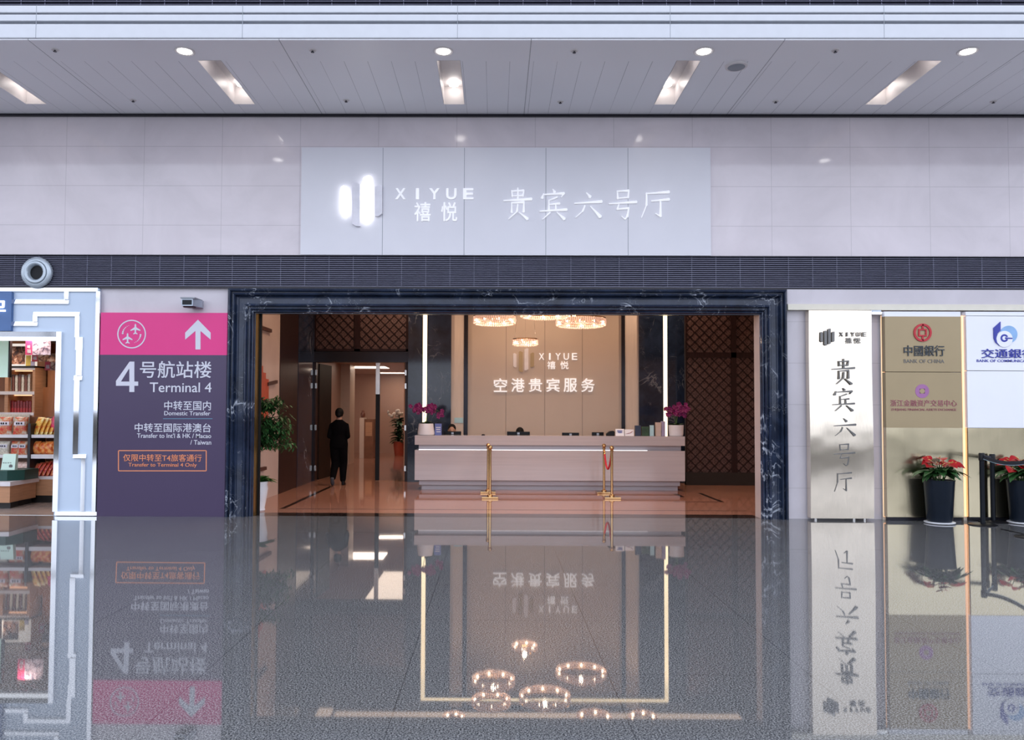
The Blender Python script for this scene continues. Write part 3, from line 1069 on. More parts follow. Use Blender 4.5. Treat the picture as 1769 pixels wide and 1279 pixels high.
# ------------------------------------------------------------------ flower pots
def flower_pot(c, h, seedv, label):
    random.seed(seedv)
    x, y = c.x, c.y
    t = thing('anthurium_pot', (x, y, 0), label, 'potted flowers')
    MB().lathe([(.185, 0), (.205, .012), (.205, .024), (.19, .026)], (x, y, 0), 32).build('saucer', 'pot_white', t, 50)
    zr = h
    MB().lathe([(.155, .026), (.17, .05), (.205, zr - .02), (.212, zr), (.195, zr), (.19, zr - .05)], (x, y, 0), 36).build('pot', 'pot_navy', t, 40)
    MB().lathe([(.19, zr - .05), (.0, zr - .04)], (x, y, 0), 24, caps=False).build('soil', 'soil', t)
    mb = MB()
    st = MB()
    for i in range(58):
        a = random.uniform(0, 2 * PI)
        r = random.uniform(.02, .15)
        el = random.uniform(.0, .8)
        b = Vector((x + r * math.cos(a), y + r * math.sin(a), zr + random.uniform(.04, .15)))
        L = random.uniform(.13, .23) * (.6 if math.sin(a) > .2 else 1)
        mb.leaf(b, (math.cos(a) * math.cos(el), math.sin(a) * math.cos(el), math.sin(el)), L, random.uniform(.09, .14), random.uniform(.3, .8), heart=True)
    for a, L in ((PI * 1.02, .30), (-.25, .31), (PI * .9, .27), (PI * 1.15, .22), (.2, .24), (-PI * .4, .22), (-PI * .6, .2)):
        b = Vector((x + .12 * math.cos(a), y + .12 * math.sin(a), zr + .12))
        mb.leaf(b, (math.cos(a), math.sin(a), .12), L, .10, .42, heart=True)
        st.tube([(x + .05 * math.cos(a), y + .05 * math.sin(a), zr - .045), b], .005, 5)
    mb.build('foliage', 'leaf', t)
    for i in range(13):
        a = -PI / 2 + (i - 6) * .42 + random.uniform(-.2, .2)
        r = random.uniform(.03, .20)
        b = Vector((x + r * math.cos(a), y + r * math.sin(a) * .7, zr + random.uniform(.21, .34) - r * .35))
        st.tube([(x + r * .2 * math.cos(a), y + r * .2 * math.sin(a), zr - .045), b], .005, 5)
        d = Vector((math.cos(a), math.sin(a) - .4, random.uniform(-.2, .5)))
        fl = MB()
        fl.leaf(b, d, random.uniform(.13, .17), random.uniform(.125, .155), .25, up=(0, -.5, 1), fold=.12, heart=True)
        f = fl.build('flower', 'redflower', t)
        sp = MB()
        sp.tube([b + Vector((0, 0, .006)), b + d.normalized() * .05 + Vector((0, -.01, .03))], [.006, .004], 6)
        sp.build('spadix', 'spadix', f)
    st.build('stems', 'stem', t)


c = G(1622, 904)
flower_pot(Vector((c.x, c.y - .02, 0)), .63, 3, 'navy planter of red anthuriums before the tan sign panel')
c2 = G(1766, 904)
flower_pot(Vector((c2.x, c2.y - .02, 0)), .63, 11, 'navy planter of red anthuriums at right edge behind the black barrier')

# ------------------------------------------------------------------ barrier posts and belts
def barrier(c, label, htop):
    t = thing('barrier_post', (c.x, c.y, 0), label, 'barrier post', 'black belt barrier posts')
    MB().lathe([(.19, 0), (.19, .008), (.175, .016), (.03, .026)], (c.x, c.y, 0), 32).build('base', 'black', t, 40)
    MB().lathe([(.033, .02), (.033, htop - .11)], (c.x, c.y, 0), 20).build('pole', 'black_gloss', t, 40)
    MB().lathe([(.033, htop - .11), (.041, htop - .105), (.041, htop - .012), (.034, htop)], (c.x, c.y, 0), 20).build('belt_head', 'black', t, 40)
    return t


b1 = G(1698, 907.5)
b2 = G(1716, 902.5)
b3 = Vector((G(1782, 929).x, G(1782, 929).y, 0))
barrier(b1, 'nearer black barrier post of the pair right of the flower planter', 1.03)
barrier(b2, 'farther black barrier post of the pair, just behind the nearer one', 1.0)
barrier(b3, 'black barrier post at the right edge, only base rim inside frame', 1.03)


def belt(a, b, za, zb, sag, label):
    mb, ed = MB(), MB()
    n = 14
    d = (b - a).normalized()
    a = a + d * .043
    b = b - d * .043
    nrm = Vector((-d.y, d.x, 0)) * .0015
    top, bot = [], []
    for i in range(n + 1):
        t = i / n
        p = a.lerp(b, t)
        zz = za + (zb - za) * t - sag * 4 * t * (1 - t)
        top.append(Vector((p.x, p.y, zz)))
        bot.append(Vector((p.x, p.y, zz - .05)))
    mb.rings([[top[i] - nrm, top[i] + nrm, bot[i] + nrm, bot[i] - nrm] for i in range(n + 1)])
    k = Vector((0, 0, -.006))
    ed.rings([[bot[i] - nrm * 1.3, bot[i] + nrm * 1.3, bot[i] + nrm * 1.3 + k, bot[i] - nrm * 1.3 + k] for i in range(n + 1)])
    t = thing('barrier_belt', top[0], label, 'barrier belt')
    mb.build('webbing', 'belt', t)
    ed.build('edge_stripe', 'beltline', t)


belt(Vector((b1.x, b1.y, 0)), Vector((b3.x, b3.y, 0)), 1.0, 1.0, .05, 'navy belt sagging from the nearer black barrier post to the right edge')
belt(Vector((b1.x, b1.y, 0)), Vector((b2.x, b2.y, 0)), 1.0, .97, .0, 'short dark belt joining the two close black barrier posts')
c = G(1680, 899.5)
t = MB().box(c.x - .055, c.y - .03, 0, c.x + .055, c.y + .03, .042).build('power_adapter', 'pot_white', bevel=.006)
tag(t, 'small white power box on the floor below the right peach light strip', 'power adapter')
p0, p1 = G(1729, 915), G(1775, 925)
t = MB().tube([(p0.x, p0.y, .006), ((p0.x * 2 + p1.x) / 3, (p0.y * 2 + p1.y) / 3 - .02, .006), ((p0.x + p1.x) / 2, (p0.y + p1.y) / 2, .006), (p1.x, p1.y, .006)], .006, 6).build('floor_cable', 'black', smooth=60)
tag(t, 'thin black cable on granite floor at right edge near barrier base', 'cable')

# ================================================================== LOBBY SHELL
YK = 18.05                                   # back wall
LX, RX = -4.15, 6.0
ZL = 5.1
slab('floor_lobby', 'lobby_floor', LX - .3, YW + .05, -.2, RX + .3, YK + .25, 0)
mb = MB()
e = .0015
def inl(x0, y0, x1, y1):
    mb.box(x0, y0, 0, x1, y1, e)
inl(XO0, YW + .02, XO1, YW + .42)
inl(-3.50, 12.95, -3.42, 17.0)
inl(-3.50, 12.90, 4.09, 12.93)
inl(4.01, 14.2, 4.09, 15.7)
inl(3.2, 14.17, 4.09, 14.22)
inl(3.5, 15.0, 3.58, 15.6)
struct(mb.build('floor_inlay', 'inlay'))
slab('wall_lobby_left', 'lobby_wall', LX - .3, YW + .2, 0, LX, 15.17, ZL)
slab('wall_lobby_left_wood', 'wood', LX - .3, 15.17, 0, LX + .012, 16.55, ZL)
slab('wall_lobby_left_marble', 'navy2', LX - .3, 16.55, 0, LX + .02, YK + .1, ZL)
slab('wall_lobby_right', 'lobby_wall', RX, YW + .3, 0, RX + .3, YK + .3, ZL)
slab('ceiling_lobby', 'lobby_ceil', LX - .3, YW + .3, ZL, RX + .3, YK + .5, ZL + .1)
slab('wall_lobby_front', 'lobby_wall', LX - .3, YW + .3, Z_open + .02, RX + .3, YW + .35, ZL)
slab('wall_lobby_return', 'lobby_wall', XO1 + .33, YW + .3, 0, RX, YW + .35, ZL)
# back wall with door opening
XD0, XD1 = X(541, YK), X(704, YK)
ZD = Z(627, YK)
slab('wall_lobby_back', 'navy2', XD1 + .02, YK, 0, RX + .3, YK + .2, ZL)
slab('wall_lobby_door_jamb', 'navy2', LX, YK, 0, XD0, YK + .2, ZL)
slab('wall_lobby_door_head', 'wood', XD0, YK, ZD, XD1 + .02, YK + .2, ZL)

# ceiling cove
t = thing('cove_light', (1.0, 17.7, ZL), 'warm cove light channel on the lobby ceiling, seen mirrored in floor', 'cove light')
MB().box(-3.5, 17.35, ZL - .03, 5.4, 17.75, ZL - .001).build('diffuser', 'cove', t)
MB().box(-3.9, 17.2, ZL - .05, -3.6, 17.9, ZL - .001).build('corner_diffuser', 'cove', t)

# door frame, transom
t = thing('door_surround', ((XD0 + XD1) / 2, YK, 0), 'dark wooden frame and lattice transom around the corridor doorway', 'door frame')
MB().box(XD0 - .02, YK - .06, 0, XD0 + .07, YK + .2, ZD).build('jamb', 'wood', t)
MB().box(XD1 - .05, YK - .06, 0, XD1 + .04, YK + .2, ZD).build('jamb', 'wood', t)
MB().box(XD0 - .02, YK - .08, ZD, XD1 + .04, YK, Z(609, YK)).build('lintel', 'dark_trim', t)


def lattice(x0, z0, x1, z1, Y, parent, step=.21, w=.014):
    MB().box(x0, Y, z0, x1, Y + .02, z1).build('fretwork', 'lattice', parent)
    mb = MB()
    for sg in (1, -1):
        lo = (x0 + z0) if sg > 0 else (x0 - z1)
        hi = (x1 + z1) if sg > 0 else (x1 - z0)
        k = math.floor(lo / step) * step
        while k < hi:
            # x + sg*z = k
            cand = []
            for xx in (x0, x1):
                zz = (k - xx) * sg
                if z0 <= zz <= z1:
                    cand.append((xx, zz))
            for zz in (z0, z1):
                xx = k - sg * zz
                if x0 < xx < x1:
                    cand.append((xx, zz))
            if len(cand) >= 2:
                (ax, az), (bx, bz) = cand[0], cand[-1]
                L = math.hypot(bx - ax, bz - az)
                if L > .02:
                    nx, nz = -(bz - az) / L * w / 2, (bx - ax) / L * w / 2
                    mb.prism([(ax + nx, az + nz), (bx + nx, bz + nz), (bx - nx, bz - nz), (ax - nx, az - nz)], Y - .012 - .002 * sg, Y)
            k += step
    mb.build('lattice_bars', 'bar', parent)


zt0, zt1 = Z(608, YK), Z(520, YK)
xm0, xm1 = X(612, YK), X(622, YK)
lattice(XD0 + .06, zt0 + .05, xm0, zt1, YK - .05, t)
lattice(xm1, zt0 + .05, XD1 - .04, zt1, YK - .05, t)
mb = MB()
mb.box(XD0 - .02, YK - .075, zt0, XD1 + .04, YK - .03, zt0 + .05)
mb.box(xm0, YK - .075, zt0, xm1, YK - .03, zt1)
mb.box(XD0 - .02, YK - .075, zt0, XD0 + .06, YK - .03, zt1)
mb.box(XD1 - .04, YK - .075, zt0, XD1 + .04, YK - .03, zt1)
mb.build('transom_frame', 'wood', t)

# door leaves
t = thing('door_leaf', (XD0 + .08, YK + .22, 0), 'dark wooden door leaf standing open at left of the corridor doorway', 'door')
a = Vector((XD0 + .075, YK + .22, 0))
b = Vector((X(571, 19.2), 19.2, 0))
dn = (b - a).normalized()
nn = Vector((-dn.y, dn.x, 0)) * .02
MB().vprism([tuple((a - nn)[:2]), tuple((b - nn)[:2]), tuple((b + nn)[:2]), tuple((a + nn)[:2])], .01, ZD - .02).build('panel', 'door_wood', t)
for py in (645, 668, 740, 810):
    zz = Z(py, YK)
    MB().box(XD0 + .055, YK - .075, zz - .06, XD0 + .10, YK - .06, zz + .06).build('hinge', 'steel', t)
t = thing('door_leaf', (XD1 - .5, YK + .1, 0), 'glazed door leaf with steel and dark stile, closed at right of the corridor doorway', 'door')
xs0, xs1 = X(648, YK), X(655, YK)
MB().box(xs0, YK + .08, 0.01, xs1, YK + .13, Z(682, YK)).build('stile', 'black', t)
MB().box(xs0, YK + .06, Z(682, YK), xs1, YK + .13, ZD - .01).build('upper_stile', 'steel', t)
MB().box(xs1, YK + .10, 0.02, XD1 - .05, YK + .115, ZD - .01).build('glass', 'bulbglass', t)
MB().box(XD1 - .09, YK + .08, 0.01, XD1 - .05, YK + .13, ZD - .01).build('hinge_stile', 'shelfwood', t)
for py in (645, 668, 740, 810):
    zz = Z(py, YK)
    MB().box(XD1 - .06, YK - .08, zz - .06, XD1 - .02, YK - .06, zz + .06).build('hinge', 'steel', t)

# ------------------------------------------------------------------ corridor beyond
slab('floor_corridor', 'lobby_floor', -9, YK + .25, -.2, 1.5, 34.2, 0)
slab('ceiling_corridor', 'corr_ceil', -9, YK + .2, 3.0, 1.5, 34.2, 3.1)
slab('wall_corridor_left', 'corr_wall', -4.95, YK + .2, 0, -4.62, 23.6, 3.0)
slab('wall_corridor_column', 'corr_pil', -4.95, 23.6, 0, -4.34, 24.4, 3.0)
slab('wall_corridor_end', 'corr_wall', -9, 30.0, 0, 1.5, 30.3, 3.0)
slab('wall_corridor_right', 'corr_wall', 0.6, YK + .2, 0, .9, 30, 3.0)
slab('wall_corridor_bay', 'corr_wall', -9, 24.4, 0, -8.7, 30, 3.0)
for x0, y0, x1, y1, lb in ((-3.15, 19.4, -1.9, 22.7, 'long ceiling light just inside corridor, seen mirrored in the floor'), (-4.55, 24.6, -3.45, 25.7, 'bright square ceiling light first visible beyond the corridor doorway'), (-4.2, 28.6, -3.2, 29.2, 'bright ceiling light deep in corridor seen at left of stile'),
                           (-3.1, 28.6, -2.3, 29.2, 'bright ceiling light deep in corridor behind the glazed door'), (-2.9, 26.4, -2.0, 26.9, 'slim ceiling light at right behind the glazed door')):
    t = thing('ceiling_panel_light', ((x0 + x1) / 2, (y0 + y1) / 2, 3.0), lb, 'ceiling light', 'panel lights on the corridor ceiling')
    MB().box(x0, y0, 2.985, x1, y1, 2.999).build('diffuser', 'lampdim' if y0 < 20 else 'lampw', t)
    MB().box(x0 - .03, y0 - .03, 2.99, x1 + .03, y1 + .03, 2.9995).build('frame', 'corr_pil', t)
c = G(629, 792)
t = thing('reception_cabinet', (c.x, c.y, 0), 'brown wooden cabinet at the far end of the corridor', 'cabinet')
x0, z0, x1, z1 = rect(621, 722, 629, 792, c.y)
MB().box(x0, c.y, 0, x1, c.y + .5, z1).build('pale_side', 'corr_pil', t)
x2 = X(646, c.y)
MB().box(x1, c.y - .02, .0, x2, c.y + .5, z1 - .05).build('body', 'cabinet', t)
MB().box(x1 + .05, c.y - .035, .75, x2 - .05, c.y - .02, z1 - .15).build('front_panel', 'shelfwood', t)
t = tag(MB().lathe([(.05, 0), (.075, .06), (.08, .14), (.045, .19), (.05, .24)], ((x0 + x1) / 2, c.y + .2, z1), 14).build('vase', 'packet_brown', smooth=60), 'small dark vase standing on the corridor cabinet', 'vase')
c = Vector((X(690, 28.5), 28.5, 0))
t = thing('floor_plant', (c.x, c.y, 0), 'tall green plant with white blossoms behind the glazed door', 'potted plant')
MB().lathe([(.16, 0), (.22, .5), (.2, .5)], (c.x, c.y, 0), 18).build('pot', 'red_art', t, 50)
mb = MB()
random.seed(5)
for i in range(120):
    a = random.uniform(0, 2 * PI)
    mb.leaf((c.x, c.y, random.uniform(.45, 1.3)), (math.cos(a), math.sin(a), random.uniform(.1, .9)), random.uniform(.3, .46), .14, .4)
mb.tube([(c.x, c.y, .4), (c.x, c.y, 1.5)], .02, 6)
mb.build('foliage', 'leaf3', t)
mb = MB()
for i in range(26):
    mb.ball((c.x - .12 + random.gauss(0, .12), c.y + random.gauss(0, .1), 1.5 + random.gauss(0, .07)), random.uniform(.04, .07), 8)
mb.build('blossoms', 'whiteflower', t)

# ------------------------------------------------------------------ back wall dressing
def strip(px0, px1, m, Y, name, label, cat='wall panel'):
    o = MB().box(X(px0, Y), Y, 0, X(px1, Y), YK - .001, ZL - .06).build(name, m)
    return tag(o, label, cat)


YP = YK - .16
t = thing('feature_wall_panel', (X(940, YK), YK - .06, 0), 'beige lobby feature panel with emblem and lit airport service characters behind counter', 'wall panel')
x0, x1 = X(808, YK - .06), X(1074, YK - .06)
MB().box(x0, YK - .06, 0, x1, YK - .001, ZL - .1).build('panel', 'panel', t)
for px in (874, 941, 1006):
    xx = X(px, YK - .06)
    MB().box(xx - .004, YK - .062, .02, xx + .004, YK - .05, ZL - .12).build('joint', 'seam', t)
YL = YK - .0605
four_bars(886.5, 602, 36, 41, YL, ('dimbar', 'tan', 'dimbar', 'tan'), t, .03)
write_spaced('XIYUE', 931, 997, 610.5, 622, 9, YL, 'halo', t, depth=.02)
write_spaced('禧悦', 945.5, 982, 624.5, 638, 14, YL, 'halo', t, depth=.02)
write_spaced('空港贵宾服务', 853, 1027, 654, 677.5, 23, YL, 'halo', t, depth=.03, bold=.006)
strip(801, 808, 'dark_trim', YK - .12, 'dark_pilaster', 'narrow dark upright trim at left of the beige feature panel', 'pilaster')
strip(1074, 1080, 'dark_trim', YK - .12, 'dark_pilaster', 'narrow dark upright trim at right of the beige feature panel', 'pilaster')
strip(779, 801, 'pilaster', YK - .10, 'cream_pilaster', 'cream upright pilaster left of the beige feature panel', 'pilaster')
strip(1080, 1104, 'pilaster', YK - .10, 'cream_pilaster', 'cream upright pilaster right of the beige feature panel', 'pilaster')
strip(704.5, 779, 'navy2', YP, 'marble_pier', 'dark midnight marble pier between corridor door and cream pilaster', 'pier')
strip(1104, 1184, 'navy2', YP, 'marble_pier', 'dark midnight marble pier between cream pilaster and right lattice screen', 'pier')
t = tag(MB().pbox(785, 722, 800, 731, YK - .115, .012).build('wall_plate', 'cyancard'), 'small pale cyan plate on the left cream pilaster', 'wall plate')
for px0, px1, lb in ((730, 737, 'warm white vertical light strip on the left dark marble pier'), (1146.5, 1153, 'warm white vertical light strip on the right dark marble pier')):
    y = YP - .035
    t = thing('wall_light_strip', (X(px0, y), y, 0), lb, 'light strip', 'vertical light strips on dark piers')
    MB().box(X(px0, y), y, .02, X(px1, y), y + .015, 4.86).build('diffuser', 'led', t)
    MB().box(X(px0, y) - .006, y + .015, 0, X(px1, y) + .006, YP, 4.88).build('channel', 'dark_trim', t)
y = YP - .035
t = thing('wall_light_strip', (X(940, y), y, 4.8), 'horizontal warm light strip joining both pier strips high on the back wall', 'light strip')
MB().box(X(737, y), y, 4.80, X(1146.5, y), y + .015, 4.86).build('diffuser', 'led', t)
MB().box(X(737, y), y + .015, 4.79, X(1146.5, y), YK - .062, 4.87).build('channel', 'dark_trim', t)

# lattice screen at right
ys = 17.45
x0, x1 = X(1184, ys), RX - .01
t = thing('lattice_screen', ((x0 + x1) / 2, ys, 0), 'tall dark brown lattice screen right of the counter', 'screen')
xa, xb = X(1263, ys), X(1272, ys)
zb = Z(815, ys)
zm0, zm1 = Z(617, ys), Z(608, ys)
for a, b in ((x0 + .02, xa), (xb, x1)):
    for zz0, zz1 in ((zb, zm0), (zm1, 4.6)):
        lattice(a, zz0, b, zz1, ys, t)
mb = MB()
mb.box(x0, ys - .03, 0, x0 + .03, ys + .08, 4.8)
mb.box(xa, ys - .03, zb, xb, ys + .08, 4.8)
mb.box(x0 + .03, ys - .03, zm0, x1, ys + .08, zm1)
mb.box(x0 + .03, ys - .03, 4.6, x1, ys + .08, 4.8)
mb.build('frame', 'wood', t)
MB().box(x0, ys - .06, 0, x1, ys + .1, zb).build('plinth', 'plinth', t)

# mural and slats on left lobby wall
def side_box(mb, px0, py0, px1, py1, d=.03):
    """a rectangle lying on the left lobby wall"""
    def on(px, py):
        r = ray(px, py)
        return CAMLOC + r * ((LX + d) / r.x)
    a, b = on(px0, (py0 + py1) / 2), on(px1, (py0 + py1) / 2)
    m = (px0 + px1) / 2
    zt, zb_ = on(m, py0).z, on(m, py1).z
    mb.box(LX + .002, a.y, zb_, LX + d, b.y, zt)


mb = MB()
for q in ((444, 645, 449, 740), (449, 632, 454, 740), (454, 644, 459, 740), (459, 655, 464, 740)):
    side_box(mb, *q)
tag(mb.build('stepped_mural', 'red_art'), 'stepped red panel on the beige side wall behind the leafy tree', 'wall art')
for (xa, ya, xb, yb), lb in (((445, 563, 470, 572), 'top dark slat on the beige lobby side wall'), ((464, 660, 480, 664), 'dark slat right of the stepped red panel'),
                             ((440, 764, 472, 770), 'dark slat on the side wall just below the tree crown'), ((440, 809, 461, 814), 'lowest dark slat on the side wall above the pot')):
    def on(px, py):
        r = ray(px, py)
        return CAMLOC + r * ((LX + .05) / r.x)
    a, b = on(xa, ya if ya < 600 else yb), on(xb, yb if ya < 600 else ya)
    h = .03
    mb = MB()
    vs = []
    for q in (a, b):
        vs += [(LX, q.y, q.z - h), (LX + .05, q.y, q.z - h), (LX + .05, q.y, q.z + h), (LX, q.y, q.z + h)]
    mb.rings([vs[:4], vs[4:]])
    tag(mb.build('wall_slat', 'bar_art'), lb, 'wall slat', 'dark slats on the side wall')

# ------------------------------------------------------------------ reception counter
YC = 16.06
t = thing('reception_counter', (X(950, YC), YC, 0), 'long pale mauve marble reception counter with recessed light line', 'counter')
def cbox(px0, py0, px1, py1, Y, depth):
    a = X(px0, Y)
    b = X(px1, Y)
    return MB().box(a, Y, max(0, Z(py1, Y)), b, Y + depth, Z(py0, Y))
ztop = Z(753, YC)
cbox(717, 753, 1183, 769.3, YC, .45).build('top_slab', 'counter', t)
cbox(724, 769.3, 1176, 778, YC + .10, .3).build('neck', 'counter_neck', t)
cbox(717, 778.3, 1183, 830.5, YC, .8).build('body', 'counter', t, bevel=.004)
cbox(725, 830.5, 1174, 838.5, YC + .09, .7).build('plinth_step', 'counter_neck', t)
cbox(729.5, 838.5, 1170, 850, YC + .16, .6).build('plinth', 'counter_neck', t)
a, b = X(724, YC + .06), X(1118, YC + .06)
MB().box(a, YC + .05, Z(778.3, YC), b, YC + .075, Z(778.3, YC) + .012).build('light_line', 'led_white', t)
MB().box(X(719, YC), YC + .80, .70, X(1181, YC), YC + 1.15, .74).build('staff_worktop', 'counter_neck', t)
a, b = X(719, YC), X(1181, YC)
MB().box(a, YC + 1.10, 0, a + .05, YC + 1.15, .70).build('leg', 'counter_neck', t)
MB().box(b - .05, YC + 1.10, 0, b, YC + 1.15, .70).build('leg', 'counter_neck', t)

# things on the counter
yc = YC + .20
def top_pt(px, y=yc):
    return Vector((X(px, y, 750), y, ztop))


def orchid(px, wtop, wbot, hpx, label, spread, seedv, flip):
    random.seed(seedv)
    c = top_pt(px)
    s = c.y / FPX
    h = hpx * s
    t = thing('orchid_pot', c, label, 'potted orchid')
    MB().lathe([(wbot * s / 2 * .9, 0), (wbot * s / 2, .012), (wbot * s / 2, .03), (wbot * s / 2 * 1.02, .04), (wtop * s / 2, h), (wtop * s / 2 * .92, h), (wtop * s / 2 * .9, h - .03)], c, 28).build('pot', 'pot_white', t, 50)
    MB().lathe([(wtop * s / 2 * .9, h - .03), (0, h - .02)], c, 20, caps=False).build('soil', 'soil', t)
    mb = MB()
    for i in range(12):
        a = 2 * PI * i / 12 + random.uniform(-.2, .2)
        mb.leaf(c + Vector((.03 * math.cos(a), .03 * math.sin(a), h - .03)), (math.cos(a), math.sin(a) * .7, .75), random.uniform(.14, .22), .065, .35)
    mb.build('foliage', 'leaf3', t)
    for k, (dx, dz, n) in enumerate(spread):
        st = MB()
        tip = c + Vector((dx, random.uniform(-.06, .04), h + dz))
        st.tube([c + Vector((0, 0, h - .02)), c + Vector((dx * .25, 0, h + dz * .8)), tip + Vector((-dx * .2, 0, .04)), tip], .005, 6)
        stm = st.build('flower_stem', 'stem', t)
        fl = MB()
        for i in range(n):
            q = tip + Vector((random.gauss(0, .065), random.gauss(0, .03), random.gauss(0, .05)))
            for j in range(5):
                a = 2 * PI * j / 5 + random.uniform(-.3, .3)
                fl.leaf(q, (math.cos(a), -.35, math.sin(a)), random.uniform(.045, .06), .045, .05, up=(0, 1, 0))
        fl.build('blossoms', 'orchid', stm)


orchid(736, 25, 29, 20, 'white planter of purple orchids at left end of the counter', [(-.17, .30, 26), (.07, .34, 12), (.12, .30, 12), (.27, .24, 5)], 21, 1)
orchid(1168, 26, 24, 19, 'white planter of magenta orchids at right end of the counter', [(-.05, .30, 14), (.08, .33, 26), (.17, .28, 16), (-.22, .27, 4)], 22, -1)


def counter_box(name, px0, px1, py0, m, label, cat, depth=.10, y=yc, lean=0.0):
    x0, x1 = X(px0, y), X(px1, y)
    zt = Z(py0, y)
    o = MB()
    o.add([(x0, y, ztop), (x1, y, ztop), (x1, y + depth, ztop), (x0, y + depth, ztop), (x0, y + lean, zt), (x1, y + lean, zt), (x1, y + depth + lean, zt), (x0, y + depth + lean, zt)],
          [(3, 2, 1, 0), (4, 5, 6, 7), (0, 1, 5, 4), (1, 2, 6, 5), (2, 3, 7, 6), (3, 0, 4, 7)])
    return tag(o.build(name, m, bevel=.003), label, cat)


o = counter_box('table_card', 751.5, 763, 732.5, 'bluecard', 'blue standing card beside the left orchid planter on the counter', 'card', .05)
mb = MB()
for i, (a, b, q) in enumerate(((753, 761, 738), (753.5, 760.5, 741.5), (754, 761, 745.5))):
    pxpoly([(a, q), (b, q), (b, q + 1.6), (a, q + 1.6)], yc - .0005, mb, .002)
mb.build('printed_lines', 'white', o)
o = counter_box('table_card', 1063.5, 1078.5, 740.5, 'paleplate', 'white leaning card left of its twin on the counter', 'card', .02, yc, .03)
mb = MB()
for a, b, q in ((1066, 1075, 744), (1067.5, 1074.5, 746.5)):
    pxpoly([(a, q), (b, q), (b, q + 1.2), (a, q + 1.2)], yc - .001 + .008, mb, .012)
mb.build('printed_lines', 'bluelogo', o)
o = counter_box('table_card', 1079.5, 1095, 741.5, 'paleplate', 'white leaning card with a dark swoosh beside the navy box', 'card', .02, yc, .03)
mb = MB()
pxpoly([(1080, 749.8), (1088, 748), (1093.5, 744.5), (1091, 747.5), (1086, 749.5)], yc + .008, mb, .012)
mb.build('printed_swoosh', 'plum', o)
counter_box('gift_box', 1097.5, 1107, 734.5, 'navybox', 'navy upright box on the counter between cards and dark green box', 'box', .10)
counter_box('gift_box', 1109, 1121, 736.5, 'leaf3', 'very dark green upright box on the counter', 'box', .12)
counter_box('leaflet_holder', 1122.5, 1129.5, 734, 'cyancard', 'slim pale upright holder between green box and blush boxes', 'holder', .04)
o = counter_box('gift_box', 1133, 1142, 743.5, 'pinkbox', 'lower of two stacked blush boxes on the counter', 'box', .10)
x0, x1 = X(1133, yc), X(1142.3, yc)
zz = Z(743.5, yc)
tag(MB().box(x0, yc, zz, x1, yc + .1, Z(729, yc)).build('gift_box', 'pinkbox', bevel=.003), 'upper of two stacked blush boxes on the counter', 'box')
counter_box('gift_box', 1142.8, 1149, 727, 'lavbox', 'tall lavender box beside the right light strip on the counter', 'box', .10)
x = X(835, yc)
tag(MB().lathe([(.035, 0), (.04, .012), (.02, .024)], (x, yc, ztop), 16).build('call_bell', 'black', smooth=50), 'tiny dark bell on the counter left of the middle monitor', 'bell')


def monitor(px0, px1, py0, label, y=YC + .93, back_grey=False):
    x0, x1 = X(px0, y), X(px1, y)
    zt = Z(py0, y)
    cx = (x0 + x1) / 2
    t = thing('monitor', (cx, y, .74), label, 'monitor', 'monitors behind the counter')
    MB().box(x0, y, zt - .34, x1, y + .03, zt).build('back_shell', 'black_gloss', t, bevel=.006)
    MB().box(x0 + .02, y + .03, zt - .32, x1 - .02, y + .034, zt - .02).build('screen', 'navybox', t)
    MB().box(cx - .03, y - .02, .75, cx + .03, y, zt - .12).build('neck', 'black', t)
    MB().box(cx - .11, y - .09, .74, cx + .11, y + .09, .752).build('foot', 'black', t)
    MB().box(cx - .025, y - .003, zt - .06, cx + .025, y, zt - .02).build('badge', 'grey_metal', t)


monitor(767, 797, 745.8, 'dark monitor before the left seated clerk behind the counter')
monitor(876, 915.5, 745.8, 'wide dark monitor before the middle seated clerk')
monitor(971, 1000.5, 747.3, 'dark monitor at right of counter middle with no clerk')
monitor(1022.5, 1043, 746.3, 'dark monitor just left of the white leaning cards')
y = yc + .05
x0, x1 = X(1048, y), X(1062, y)
o = tag(MB().prism([(x0, ztop), (x1, ztop), (x1, Z(745, y)), (x1 - .03, Z(743.8, y)), (x0 + .06, Z(744.6, y)), (x0, Z(749, y))], y, y + .12).build('desk_phone', 'black', bevel=.008), 'rounded black desk phone left of the white leaning cards', 'phone')

